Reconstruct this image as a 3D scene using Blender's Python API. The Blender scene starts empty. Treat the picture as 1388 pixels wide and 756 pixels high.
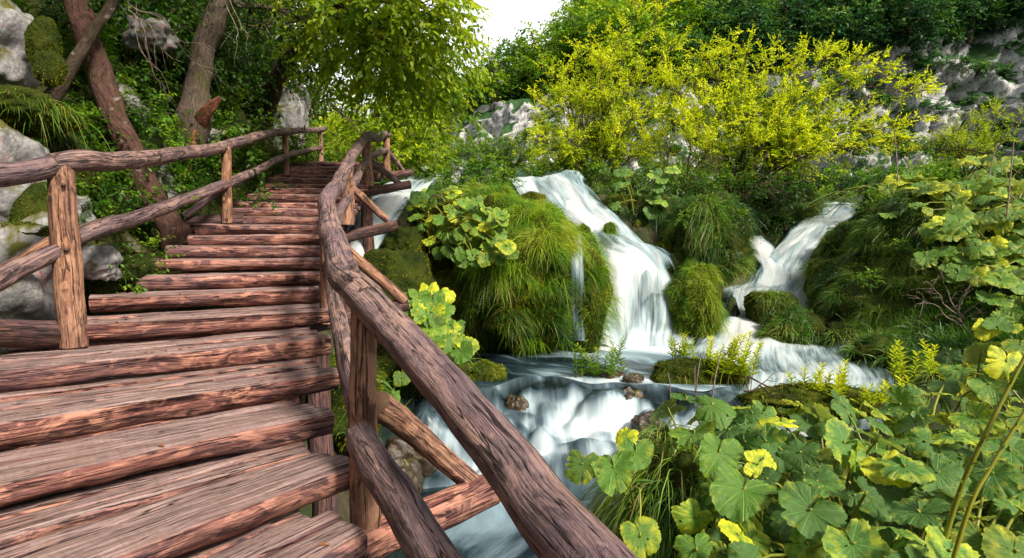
import bpy, math, random
import numpy as np

R = math.radians
rng = np.random.default_rng(11)
random.seed(11)
scene = bpy.context.scene
COL = scene.collection

# ------------------------------------------------------------------ camera frame
F = 760.0                      # focal length in the photo's 1388-pixel width
PITCH = R(4.0)
CP, SP = math.cos(PITCH), math.sin(PITCH)


def P(px, py, Y):
    """World point that is Y metres ahead of the camera; the eye is at the origin."""
    a = (px - 694.0) / F
    b = (378.0 - py) / F
    d = np.array((a, CP + b * SP, -SP + b * CP))
    return d * (Y / d[1])


# ------------------------------------------------------------------ numpy helpers
def nrm(v):
    v = np.asarray(v, float)
    n = np.linalg.norm(v, axis=-1, keepdims=True)
    return v / np.maximum(n, 1e-9)


def _hash(ix, iy, iz):
    h = (ix * 374761393 + iy * 668265263 + iz * 2147483647 + 1274126177) & 0xFFFFFFFF
    h = ((h ^ (h >> 13)) * 1274126177) & 0xFFFFFFFF
    h = h ^ (h >> 16)
    return (h & 0xFFFF) / 65535.0


def vnoise(p):
    p = np.asarray(p, float)
    i = np.floor(p).astype(np.int64)
    f = p - i
    f = f * f * (3 - 2 * f)
    x, y, z = i[..., 0], i[..., 1], i[..., 2]
    r = 0
    for dx in (0, 1):
        wx = f[..., 0] if dx else 1 - f[..., 0]
        for dy in (0, 1):
            wy = f[..., 1] if dy else 1 - f[..., 1]
            for dz in (0, 1):
                wz = f[..., 2] if dz else 1 - f[..., 2]
                r = r + wx * wy * wz * _hash(x + dx, y + dy, z + dz)
    return r * 2 - 1


def fbm(p, o=4, g=0.5):
    p = np.asarray(p, float)
    a, s = 1.0, 0.0
    for k in range(o):
        s = s + a * vnoise(p + 17.3 * k)
        p = p * 2.03
        a *= g
    return s


def catmull(pts, n):
    """n points on a smooth curve through pts (any dimension)."""
    pts = np.asarray(pts, float)
    if len(pts) == 2:
        t = np.linspace(0, 1, n)[:, None]
        return pts[0] * (1 - t) + pts[1] * t
    ext = np.vstack([2 * pts[0] - pts[1], pts, 2 * pts[-1] - pts[-2]])
    m = len(pts) - 1
    u = np.linspace(0, m, n)
    k = np.minimum(u.astype(int), m - 1)
    t = (u - k)[:, None]
    p0, p1, p2, p3 = ext[k], ext[k + 1], ext[k + 2], ext[k + 3]
    return 0.5 * (2 * p1 + (p2 - p0) * t + (2 * p0 - 5 * p1 + 4 * p2 - p3) * t ** 2 + (3 * p1 - p0 - 3 * p2 + p3) * t ** 3)


# ------------------------------------------------------------------ geometry collector
class Geo:
    def __init__(self):
        self.V, self.Fs, self.rnd, self.uvw, self.mi = [], [], [], [], []
        self.n = 0

    def add(self, V, faces, rnd=None, uvw=None, mi=0):
        V = np.asarray(V, float).reshape(-1, 3)
        m = len(V)
        if m == 0:
            return self
        self.V.append(V)
        for f in (faces if isinstance(faces, (list, tuple)) else [faces]):
            f = np.asarray(f, np.int64)
            if len(f):
                self.Fs.append((f + self.n, mi))
        self.rnd.append(np.zeros(m) if rnd is None else np.broadcast_to(np.asarray(rnd, float), (m,)))
        self.uvw.append(np.zeros((m, 3)) if uvw is None else np.asarray(uvw, float).reshape(-1, 3))
        self.n += m
        return self

    def mesh(self, name, mats, smooth=True, offset=None):
        me = bpy.data.meshes.new(name)
        V = np.vstack(self.V)
        if offset is not None:
            V = V - np.asarray(offset, float)
        me.vertices.add(len(V))
        me.vertices.foreach_set('co', V.astype(np.float32).ravel())
        loops = np.concatenate([f.ravel() for f, _ in self.Fs])
        tot = np.concatenate([np.full(len(f), f.shape[1]) for f, _ in self.Fs])
        mi = np.concatenate([np.full(len(f), m) for f, m in self.Fs])
        start = np.concatenate([[0], np.cumsum(tot)[:-1]])
        me.loops.add(len(loops))
        me.loops.foreach_set('vertex_index', loops.astype(np.int32))
        me.polygons.add(len(tot))
        me.polygons.foreach_set('loop_start', start.astype(np.int32))
        me.polygons.foreach_set('material_index', mi.astype(np.int32))
        me.polygons.foreach_set('use_smooth', np.full(len(tot), smooth))
        a = me.attributes.new('rnd', 'FLOAT', 'POINT')
        a.data.foreach_set('value', np.concatenate(self.rnd).astype(np.float32))
        a = me.attributes.new('uvw', 'FLOAT_VECTOR', 'POINT')
        a.data.foreach_set('vector', np.vstack(self.uvw).astype(np.float32).ravel())
        for m in (mats if isinstance(mats, (list, tuple)) else [mats]):
            me.materials.append(m)
        me.update(calc_edges=True)
        me.validate()
        return me


# ------------------------------------------------------------------ object helpers
def thing(name, label, cat, loc=(0, 0, 0), group=None):
    o = bpy.data.objects.new(name, None)
    COL.objects.link(o)
    o.empty_display_size = 0.1
    o.location = [float(c) for c in loc]
    o['label'] = label
    o['category'] = cat
    if group:
        o['group'] = group
    return o


def part(name, me, parent=None, label=None, stuff=False):
    o = bpy.data.objects.new(name, me)
    COL.objects.link(o)
    if parent is not None:
        o.parent = parent
    if label:
        o['label'] = label
    if stuff:
        o['kind'] = 'stuff'
    return o


def solo(name, me, label, cat, loc=(0, 0, 0), group=None):
    o = part(name, me)
    o.location = [float(c) for c in loc]
    o['label'] = label
    o['category'] = cat
    if group:
        o['group'] = group
    return o


def struct(name, me, label=None):
    o = part(name, me)
    o['kind'] = 'structure'
    if label:
        o['label'] = label
    return o


def dup(root, loc, rot=(0, 0, 0), scale=1.0, label=None, group=None):
    r = root.copy()
    COL.objects.link(r)
    r.location = [float(c) for c in loc]
    r.rotation_euler = rot
    r.scale = (scale,) * 3 if not hasattr(scale, '__len__') else scale
    if label:
        r['label'] = label
    if group:
        r['group'] = group
    for ch in list(root.children):
        c = ch.copy()
        COL.objects.link(c)
        c.parent = r
        for g in ch.children:
            d = g.copy()
            COL.objects.link(d)
            d.parent = c
    return r


# ------------------------------------------------------------------ shapes
def frames(path):
    """Unit tangents and two perpendicular directions along (M,n,3) paths."""
    T = nrm(np.gradient(path, axis=-2))
    up = np.where(np.abs(T[..., 2:3]) > 0.92, np.array([1.0, 0, 0]), np.array([0, 0, 1.0]))
    ref = up[..., :1, :]
    A = nrm(np.cross(T, np.broadcast_to(ref, T.shape)))
    B = np.cross(A, T)
    return T, A, B


def tubes(paths, radii, sides=5):
    """Many round tubes at once: paths (M,n,3), radii (M,n)."""
    paths = np.asarray(paths, float)
    M, n, _ = paths.shape
    radii = np.broadcast_to(np.asarray(radii, float), (M, n))
    T, A, B = frames(paths)
    th = np.linspace(0, 2 * np.pi, sides, endpoint=False)
    c, s = np.cos(th), np.sin(th)
    V = paths[:, :, None, :] + radii[:, :, None, None] * (A[:, :, None, :] * c[:, None] + B[:, :, None, :] * s[:, None])
    L = np.concatenate([np.zeros((M, 1)), np.cumsum(np.linalg.norm(np.diff(paths, axis=1), axis=-1), axis=1)], axis=1)
    uvw = np.zeros((M, n, sides, 3))
    uvw[..., 0] = L[:, :, None]
    uvw[..., 1] = radii[:, :, None] * c
    uvw[..., 2] = radii[:, :, None] * s
    idx = np.arange(M * n * sides).reshape(M, n, sides)
    a = idx[:, :-1, :]
    b = idx[:, 1:, :]
    q = np.stack([a, np.roll(a, -1, 2), np.roll(b, -1, 2), b], -1).reshape(-1, 4)
    return V.reshape(-1, 3), q, uvw.reshape(-1, 3)


def log_geo(geo, path, rad, n=40, sides=18, rough=0.07, seed=0.0, mi=0, flat=0.0, knots=0):
    """One debarked log with knots, flats and sawn ends."""
    pts = catmull(path, n)
    rad = np.interp(np.linspace(0, 1, n), np.linspace(0, 1, len(np.atleast_1d(rad))), np.atleast_1d(rad))
    L = np.concatenate([[0], np.cumsum(np.linalg.norm(np.diff(pts, axis=0), axis=1))])
    wob = np.stack([fbm(np.stack([L * 1.6, L * 0 + seed + 31 * k, L * 0 + 3.7], -1), 3) for k in range(3)], -1)
    pts = pts + wob * (rad.mean() * 0.22)
    T, A, B = frames(pts[None])
    T, A, B = T[0], A[0], B[0]
    th = np.linspace(0, 2 * np.pi, sides, endpoint=False)
    cs = np.stack([np.cos(th), np.sin(th)], -1)
    q = np.stack([np.broadcast_to((L * 2.0)[:, None], (n, sides)), np.broadcast_to(cs[:, 0] * 1.3 + seed, (n, sides)),
                  np.broadcast_to(cs[:, 1] * 1.3 + seed * 0.7, (n, sides))], -1)
    disp = 1 + rough * fbm(q, 4)
    rr = random.Random(int(seed * 977) + 5)
    for _ in range(knots):
        kl, kt = rr.uniform(0.06, 0.94) * L[-1], rr.uniform(0, 6.28)
        da = np.angle(np.exp(1j * (th - kt)))[None, :] * rad.mean()
        d2 = ((L - kl)[:, None] ** 2) / 0.045 ** 2 + da ** 2 / 0.03 ** 2
        disp = disp + rr.uniform(0.1, 0.2) * np.exp(-d2)
    if flat:
        k = np.round((th[None] + seed) / (2 * np.pi / 5)) * (2 * np.pi / 5) - seed
        disp = disp * (1 - flat * (1 - 1 / np.cos(np.clip(th[None] - k, -0.62, 0.62)) * 0.9))
    V = pts[:, None] + (rad[:, None] * disp)[..., None] * (A[:, None] * cs[:, 0:1] + B[:, None] * cs[:, 1:2])
    uvw = np.zeros((n, sides, 3))
    uvw[..., 0] = L[:, None] + seed * 3.1
    uvw[..., 1] = rad[:, None] * cs[:, 0] + seed
    uvw[..., 2] = rad[:, None] * cs[:, 1]
    idx = np.arange(n * sides).reshape(n, sides)
    a, b = idx[:-1], idx[1:]
    q4 = np.stack([a, np.roll(a, -1, 1), np.roll(b, -1, 1), b], -1).reshape(-1, 4)
    geo.add(V, [q4], rnd=0.0, uvw=uvw, mi=mi)
    for e, sgn in ((0, -1), (n - 1, 1)):                       # sawn ends
        ring = V[e]
        inner = pts[e] + (ring - pts[e]) * 0.93 + T[e] * sgn * rad[e] * 0.06
        cen = pts[e] + T[e] * sgn * rad[e] * 0.07
        VV = np.vstack([ring, inner, cen[None]])
        s = np.arange(sides)
        s2 = np.roll(s, -1)
        ring_q = np.stack([s, s2, s2 + sides, s + sides], -1)
        tri = np.stack([s + sides, s2 + sides, np.full(sides, 2 * sides)], -1)
        uu = np.vstack([uvw[e], uvw[e] * [1, .93, .93] + [0.02, 0, 0], uvw[e].mean(0)[None]])
        geo.add(VV, [ring_q, tri], rnd=np.concatenate([np.full(sides, .0), np.ones(sides + 1)]), uvw=uu, mi=mi)
    return geo


def half_log(geo, a, b, w, h, seed=0.0, n=26, crown=0.022, mi=0):
    """A log split flat on top, laid from a to b; round side below and in front."""
    a, b = np.asarray(a, float), np.asarray(b, float)
    t = np.linspace(0, 1, n)
    ax = nrm(b - a)
    L = np.linalg.norm(b - a)
    side = nrm(np.cross(ax, (0, 0, 1.0)))                     # points to the front (down the steps) for a=left, b=right
    up = np.cross(side, ax)
    ang = np.concatenate([np.linspace(0, np.pi, 13), np.pi + np.arccos(np.linspace(.95, -.95, 11))])
    m = len(ang)
    # section: bottom half round, top flat
    sx = np.cos(ang) * w / 2
    top = crown * (1 - np.abs(np.cos(ang)) ** 3.2) - crown
    sz = np.where(ang <= np.pi, -crown - np.abs(np.sin(ang)) ** 0.75 * (h - crown), top)
    d = t * L
    q = np.stack([np.broadcast_to(d[:, None] * 2.2 + seed * 7, (n, m)), np.broadcast_to(np.cos(ang) * 1.1 + seed, (n, m)),
                  np.broadcast_to(np.sin(ang) * 1.1, (n, m))], -1)
    ns = fbm(q, 4)
    scx = 1 + 0.10 * ns * (ang <= np.pi) + 0.05 * ns
    scz = 1 + 0.16 * ns * (ang <= np.pi)
    bow = 0.02 * fbm(np.stack([d * .9 + seed * 3, d * 0, d * 0 + seed], -1), 2)
    lift = 0.008 * fbm(np.stack([d * 1.1 + seed * 5, d * 0 + 9, d * 0 + seed], -1), 2)
    V = (a + ax * d[:, None])[:, None] + side * ((sx * scx) + bow[:, None])[..., None] + up * ((sz * scz) + lift[:, None])[..., None]
    V[..., 2] += 0.004 * fbm(q * [3, 1, 1], 2) * (ang > np.pi)
    uvw = np.zeros((n, m, 3))
    uvw[..., 0] = d[:, None] + seed * 5.3
    uvw[..., 1] = sx + seed
    uvw[..., 2] = sz
    idx = np.arange(n * m).reshape(n, m)
    p, r = idx[:-1], idx[1:]
    q4 = np.stack([p, r, np.roll(r, -1, 1), np.roll(p, -1, 1)], -1).reshape(-1, 4)
    rn = np.broadcast_to(((ang > np.pi) & (np.abs(np.cos(ang)) < .86)) * 0.5, (n, m)).ravel()   # 0.5 marks the sawn top
    geo.add(V, [q4], rnd=rn, uvw=uvw, mi=mi)
    for e in (0, n - 1):
        cen = V[e].mean(0)
        s = np.arange(m)
        tri = np.stack([s, np.roll(s, -1), np.full(m, m)], -1)
        geo.add(np.vstack([V[e], cen[None]]), [tri if e else tri[:, ::-1]], rnd=1.0, uvw=np.vstack([uvw[e], uvw[e].mean(0)[None]]), mi=mi)
    return geo


def leaf_geo(geo, pos, d, nml, size, wr=0.55, droop=0.15, fold=0.18, rnd=None, mi=0, simple=False):
    """Leaves as small folded blades: base at pos, pointing along d."""
    N = len(pos)
    if N == 0:
        return geo
    d = nrm(d)
    s = nrm(np.cross(d, nml))
    n = np.cross(s, d)
    size = np.broadcast_to(np.asarray(size, float), (N,))[:, None]
    wr = np.broadcast_to(np.asarray(wr, float), (N,))[:, None]
    rnd = rng.random(N) if rnd is None else rnd
    if simple:
        V = np.stack([pos, pos + size * (d * .5 + s * wr * .5), pos + size * d - n * size * droop, pos + size * (d * .5 - s * wr * .5)], 1)
        k = 4
        f = np.array([[0, 1, 2, 3]])
    else:
        w = wr * .5
        up = n * fold * wr
        V = np.stack([pos,
                      pos + size * (d * .3 + s * w * .92 + up * .9),
                      pos + size * (d * .68 + s * w * .78 + up * .7 - n * droop * .4),
                      pos + size * (d - n * droop),
                      pos + size * (d * .68 - s * w * .78 + up * .7 - n * droop * .4),
                      pos + size * (d * .3 - s * w * .92 + up * .9)], 1)
        k = 6
        f = np.array([[0, 1, 2, 3], [0, 3, 4, 5]])
    faces = (np.arange(N)[:, None, None] * k + f[None]).reshape(-1, 4)
    uv = np.zeros((N, k, 3))
    geo.add(V.reshape(-1, 3), [faces], rnd=np.repeat(rnd, k), uvw=uv, mi=mi)
    return geo


def sprays(geo, O, D, L, K, ls, wr=0.55, droop=0.25, flat=1.0, jit=0.3, twig=0.004, mi_leaf=0, mi_twig=1, simple=False, hang=0.25, rnd0=None, tint=0.25):
    """Leafy twigs: M twigs with K leaves set left and right along each."""
    O = np.asarray(O, float)
    M = len(O)
    D = nrm(D)
    L = np.broadcast_to(np.asarray(L, float), (M,))
    t = np.linspace(0.12, 1, K)
    g = np.array([0, 0, -1.0])
    pos = O[:, None] + (D * L[:, None])[:, None] * t[:, None] + g * (droop * L)[:, None, None] * (t ** 2)[:, None]
    tan = nrm(D[:, None] + g * (2 * droop * t)[:, None])
    S = nrm(np.cross(D, [0, 0, 1.0]) + rng.normal(0, .25, (M, 3)))
    sgn = np.where(np.arange(K) % 2 == 0, 1.0, -1.0)
    ld = tan * 0.55 + S[:, None] * sgn[:, None] * 0.85 + rng.normal(0, jit, (M, K, 3)) + g * hang
    ld[:, -1] = tan[:, -1] + rng.normal(0, jit * .4, (M, 3))
    nm = np.array([0, 0, 1.0]) * flat + rng.normal(0, .45, (M, K, 3))
    sz = ls * rng.uniform(.65, 1.2, (M, K)) * (1 - .3 * t)
    base = rng.random(M) if rnd0 is None else rnd0
    rn = np.clip(base[:, None] * (1 - tint) + tint * rng.random((M, K)), 0, 1)
    leaf_geo(geo, pos.reshape(-1, 3), ld.reshape(-1, 3), nm.reshape(-1, 3), sz.ravel(), wr=wr, rnd=rn.ravel(), mi=mi_leaf, simple=simple)
    if twig:
        tt = np.linspace(0, 1, 4)
        pp = O[:, None] + (D * L[:, None])[:, None] * tt[:, None] + g * (droop * L)[:, None, None] * (tt ** 2)[:, None]
        V, q, uv = tubes(pp, np.broadcast_to(twig * (1 - .75 * tt), (M, 4)), 3)
        geo.add(V, [q], rnd=.5, uvw=uv, mi=mi_twig)
    return geo


def grass_geo(geo, root, d, L, w, droop=0.5, seg=5, rnd=None, mi=0, wind=None):
    """Curved grass blades falling under their own weight."""
    N = len(root)
    d = nrm(d)
    L = np.broadcast_to(np.asarray(L, float), (N,))
    w = np.broadcast_to(np.asarray(w, float), (N,))
    droop = np.broadcast_to(np.asarray(droop, float), (N,))
    t = np.linspace(0, 1, seg)
    g = np.array([0, 0, -1.0])
    pts = root[:, None] + (d * L[:, None])[:, None] * t[:, None] + g * (droop * L)[:, None, None] * (t ** 2)[:, None]
    side = nrm(np.cross(d, rng.normal(0, 1, (N, 3))))
    tan = nrm(d[:, None] + g * (2 * droop[:, None, None] * t[:, None]))
    side = nrm(np.cross(tan, np.cross(side[:, None], tan)))
    wt = w[:, None] * np.array([.7, 1, .85, .55, .0])[None] if seg == 5 else w[:, None] * (1 - t ** 2)[None]
    V = np.stack([pts - side * wt[..., None] * .5, pts + side * wt[..., None] * .5], 2)
    idx = np.arange(N * seg * 2).reshape(N, seg, 2)
    q = np.stack([idx[:, :-1, 0], idx[:, :-1, 1], idx[:, 1:, 1], idx[:, 1:, 0]], -1).reshape(-1, 4)
    rnd = rng.random(N) if rnd is None else rnd
    uv = np.zeros((N, seg, 2, 3))
    uv[..., 1] = t[None, :, None]
    geo.add(V.reshape(-1, 3), [q], rnd=np.repeat(rnd, seg * 2), uvw=uv.reshape(-1, 3), mi=mi)
    return geo


def grid_faces(n, m):
    i = np.arange(n * m).reshape(n, m)
    return np.stack([i[:-1, :-1], i[:-1, 1:], i[1:, 1:], i[1:, :-1]], -1).reshape(-1, 4)


def sample_grid(V, n, m, N):
    """Random points and normals on an (n,m) grid surface, even by area."""
    q = grid_faces(n, m)
    a, b, c, d = (V[q[:, k]] for k in range(4))
    nn = np.cross(c - a, d - b)
    ar = np.linalg.norm(nn, axis=1)
    k = rng.choice(len(q), N, p=ar / ar.sum())
    u, v = rng.random((N, 1)), rng.random((N, 1))
    p = (a[k] * (1 - u) + b[k] * u) * (1 - v) + (d[k] * (1 - u) + c[k] * u) * v
    return p, nrm(nn[k])
# ------------------------------------------------------------------ materials
class NT:
    def __init__(self, name):
        self.m = bpy.data.materials.new(name)
        self.m.use_nodes = True
        self.t = self.m.node_tree
        self.t.nodes.clear()
        self.out = self.n('ShaderNodeOutputMaterial')

    def n(self, typ, **kw):
        nd = self.t.nodes.new(typ)
        for k, v in kw.items():
            if k.startswith('i_'):
                nd.inputs[k[2:].replace('_', ' ')].default_value = v
            else:
                setattr(nd, k, v)
        return nd

    def l(self, a, b):
        self.t.links.new(a, b)

    def attr(self, name):
        return self.n('ShaderNodeAttribute', attribute_name=name)

    def noise(self, vec, scale, detail=5, rough=.55, dist=0.0):
        nd = self.n('ShaderNodeTexNoise')
        nd.inputs['Scale'].default_value = scale
        nd.inputs['Detail'].default_value = detail
        nd.inputs['Roughness'].default_value = rough
        nd.inputs['Distortion'].default_value = dist
        if vec is not None:
            self.l(vec, nd.inputs['Vector'])
        return nd.outputs['Fac']

    def scalev(self, vec, s):
        nd = self.n('ShaderNodeVectorMath', operation='MULTIPLY')
        self.l(vec, nd.inputs[0])
        nd.inputs[1].default_value = s
        return nd.outputs[0]

    def ramp(self, fac, stops, interp='LINEAR'):
        nd = self.n('ShaderNodeValToRGB')
        cr = nd.color_ramp
        cr.interpolation = interp
        while len(cr.elements) < len(stops):
            cr.elements.new(.5)
        for e, (p, c) in zip(cr.elements, stops):
            e.position = p
            e.color = (*c, 1) if hasattr(c, '__len__') else (c, c, c, 1)
        self.l(fac, nd.inputs[0])
        return nd.outputs[0]

    def mix(self, fac, a, b, blend='MIX'):
        nd = self.n('ShaderNodeMix', data_type='RGBA', blend_type=blend)
        for s, v in ((nd.inputs[0], fac), (nd.inputs[6], a), (nd.inputs[7], b)):
            if hasattr(v, 'is_output'):
                self.l(v, s)
            elif hasattr(v, '__len__'):
                s.default_value = (*v, 1)
            else:
                s.default_value = v
        return nd.outputs[2]

    def math(self, op, a, b=None, clamp=False):
        nd = self.n('ShaderNodeMath', operation=op, use_clamp=clamp)
        for s, v in ((nd.inputs[0], a), (nd.inputs[1], b)):
            if v is None:
                continue
            if hasattr(v, 'is_output'):
                self.l(v, s)
            else:
                s.default_value = v
        return nd.outputs[0]

    def rng(self, v, a, b, c=0.0, d=1.0):
        nd = self.n('ShaderNodeMapRange')
        self.l(v, nd.inputs[0])
        for k, x in zip((1, 2, 3, 4), (a, b, c, d)):
            nd.inputs[k].default_value = x
        return nd.outputs[0]

    def bump(self, h, strength=.5, dist=.01):
        nd = self.n('ShaderNodeBump')
        nd.inputs['Strength'].default_value = strength
        nd.inputs['Distance'].default_value = dist
        self.l(h, nd.inputs['Height'])
        return nd.outputs[0]

    def principled(self, col, rough=.6, spec=.4, normal=None):
        b = self.n('ShaderNodeBsdfPrincipled')
        for s, v in ((b.inputs['Base Color'], col), (b.inputs['Roughness'], rough), (b.inputs['Specular IOR Level'], spec)):
            if hasattr(v, 'is_output'):
                self.l(v, s)
            elif hasattr(v, '__len__'):
                s.default_value = (*v, 1)
            else:
                s.default_value = v
        if normal is not None:
            self.l(normal, b.inputs['Normal'])
        return b

    def done(self, sh):
        self.l(sh, self.out.inputs['Surface'])
        return self.m


def leaf_mat(name, stops, transl=.35, tcol=1.35, rough=.5, spec=.3, var=.25):
    t = NT(name)
    r = t.attr('rnd').outputs['Fac']
    c = t.ramp(r, stops)
    oi = t.n('ShaderNodeObjectInfo').outputs['Random']
    hs = t.n('ShaderNodeHueSaturation')
    t.l(c, hs.inputs['Color'])
    t.l(t.rng(oi, 0, 1, 1 - var, 1 + var), hs.inputs['Value'])
    t.l(t.rng(oi, 0, 1, .5 + var * .06, .5 - var * .05), hs.inputs['Hue'])
    c = hs.outputs[0]
    p = t.principled(c, rough, spec)
    tr = t.n('ShaderNodeBsdfTranslucent')
    tc = t.mix(1.0, c, (tcol, tcol * .98, tcol * .5), 'MULTIPLY')
    t.l(tc, tr.inputs['Color'])
    mx = t.n('ShaderNodeMixShader')
    mx.inputs[0].default_value = transl
    t.l(p.outputs[0], mx.inputs[1])
    t.l(tr.outputs[0], mx.inputs[2])
    return t.done(mx.outputs[0])


def wood_mat(name, dark, mid, light, bark, barkamt=.5, purple=.3, rough=.75):
    """Weathered round timber: grain runs along uvw.x; rnd 1 = sawn end, .5 = sawn top."""
    t = NT(name)
    uv = t.attr('uvw').outputs['Vector']
    rnd = t.attr('rnd').outputs['Fac']
    g1 = t.noise(t.scalev(uv, (1.3, 26, 26)), 1.6, 7, .62, .6)
    g2 = t.noise(t.scalev(uv, (3.0, 90, 90)), 1.4, 4, .6)
    patch = t.noise(t.scalev(uv, (2.4, 7, 7)), 1.5, 5, .6, .5)
    crack = t.noise(t.scalev(uv, (1.1, 34, 34)), 1.0, 3, .5, 1.2)
    crack = t.rng(t.math('ABSOLUTE', t.math('SUBTRACT', crack, .5)), 0.0, .022)
    c = t.ramp(g1, [(.30, dark), (.46, mid), (.66, light)])
    c = t.mix(t.math('MULTIPLY', t.rng(patch, .5 - .10 * barkamt, .57), barkamt), c, t.mix(g1, tuple(x * .5 for x in bark), tuple(x * 1.7 for x in bark)))
    blk = t.noise(t.scalev(uv, (3.2, 17, 17)), 1.2, 6, .66, .8)
    c = t.mix(t.rng(blk, .53, .59, 0, .9), c, tuple(x * .4 for x in dark))
    kn = t.noise(t.scalev(uv, (5, 9, 9)), 1.0, 3, .5, 1.5)
    iso = t.noise(t.scalev(uv, (22, 40, 40)), 1.6, 5, .7)
    c = t.mix(t.rng(kn, .51, .60, 0, .85), c, t.mix(iso, mid, tuple(min(1, x * 1.25) for x in light)))
    c = t.mix(t.rng(iso, .52, .72, 0, .55), c, tuple(x * .55 for x in dark))
    tint = t.noise(t.scalev(uv, (.9, 3, 3)), 1.0, 2)
    c = t.mix(t.math('MULTIPLY', t.rng(tint, .42, .62), purple), c, (.16, .105, .13))
    # sawn flat tops weather to a paler dusty grey-brown with fine saw marks
    istop = t.math('COMPARE', rnd, .5)
    istop.node.inputs[2].default_value = .25
    saw = t.noise(t.scalev(uv, (60, 2, 2)), 1.0, 3)
    topc = t.ramp(g1, [(.28, (.09, .052, .050)), (.44, (.24, .152, .143)), (.72, (.48, .345, .32))])
    topc = t.mix(t.rng(saw, .4, .75, 0, .4), topc, (.16, .10, .088))
    topc = t.mix(t.math('MULTIPLY', t.rng(patch, .55, .7), .5), topc, (.20, .09, .05))
    c = t.mix(istop, c, topc)
    isend = t.rng(rnd, .8, .95)
    c = t.mix(isend, c, t.mix(g2, (.16, .085, .05), (.36, .22, .13)))
    c = t.mix(t.math('SUBTRACT', 1.0, crack), c, tuple(x * .25 for x in dark))
    grime = t.noise(t.scalev(uv, (4, 14, 14)), 2.2, 5, .7)
    c = t.mix(t.rng(grime, .58, .75, 0, .65), c, tuple(x * .45 for x in dark))
    h = t.math('ADD', t.math('MULTIPLY', g1, .7), t.math('ADD', t.math('MULTIPLY', g2, .3), t.math('MULTIPLY', crack, .6)))
    h = t.math('ADD', t.math('ADD', h, t.math('MULTIPLY', iso, .35)), t.math('ADD', t.math('MULTIPLY', patch, .8), t.math('MULTIPLY', blk, -.8)))
    p = t.principled(c, t.rng(g1, .2, .8, rough - .12, rough + .12), .28, t.bump(h, 1.0, .022))
    return t.done(p.outputs[0])


M = {}
# shared colours of the timber
M['step_wood'] = wood_mat('step_wood', (.050, .020, .022), (.25, .090, .072), (.66, .33, .23), (.085, .036, .040), .65, .4)
M['rail_wood'] = wood_mat('rail_wood', (.060, .036, .036), (.19, .112, .098), (.42, .265, .225), (.135, .096, .104), .7, .55)
M['post_wood'] = wood_mat('post_wood', (.15, .065, .04), (.36, .170, .100), (.55, .31, .20), (.17, .085, .065), .5, .2)
M['dark_wood'] = wood_mat('dark_wood', (.04, .018, .016), (.10, .045, .033), (.20, .095, .065), (.045, .02, .022), .5, .3)


def bark_mat(name, a, b, moss=.3):
    t = NT(name)
    uv = t.attr('uvw').outputs['Vector']
    ob = t.n('ShaderNodeTexCoord').outputs['Object']
    n1 = t.noise(t.scalev(uv, (9, 30, 30)), 1.3, 7, .65, .8)
    n2 = t.noise(ob, 2.0, 5, .6)
    c = t.ramp(n1, [(.3, a), (.62, b), (.85, tuple(min(1, x * 1.8) for x in b))])
    spots = t.noise(ob, 9.0, 3, .6)
    c = t.mix(t.rng(spots, .64, .7, 0, .5), c, (.33, .30, .27))
    c = t.mix(t.math('MULTIPLY', t.rng(n2, .52, .64), moss), c, (.07, .075, .012))
    p = t.principled(c, .9, .2, t.bump(n1, 1.0, .03))
    return t.done(p.outputs[0])


M['bark_red'] = bark_mat('reddish_bark', (.022, .011, .010), (.125, .064, .050), .3)
M['bark_grey'] = bark_mat('grey_bark', (.03, .022, .018), (.15, .11, .085), .5)
M['bark_dark'] = bark_mat('dark_bark', (.018, .012, .009), (.07, .048, .032), .2)
M['raw_wood'] = bark_mat('split_wood', (.05, .02, .015), (.27, .105, .06), 0.35)


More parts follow.
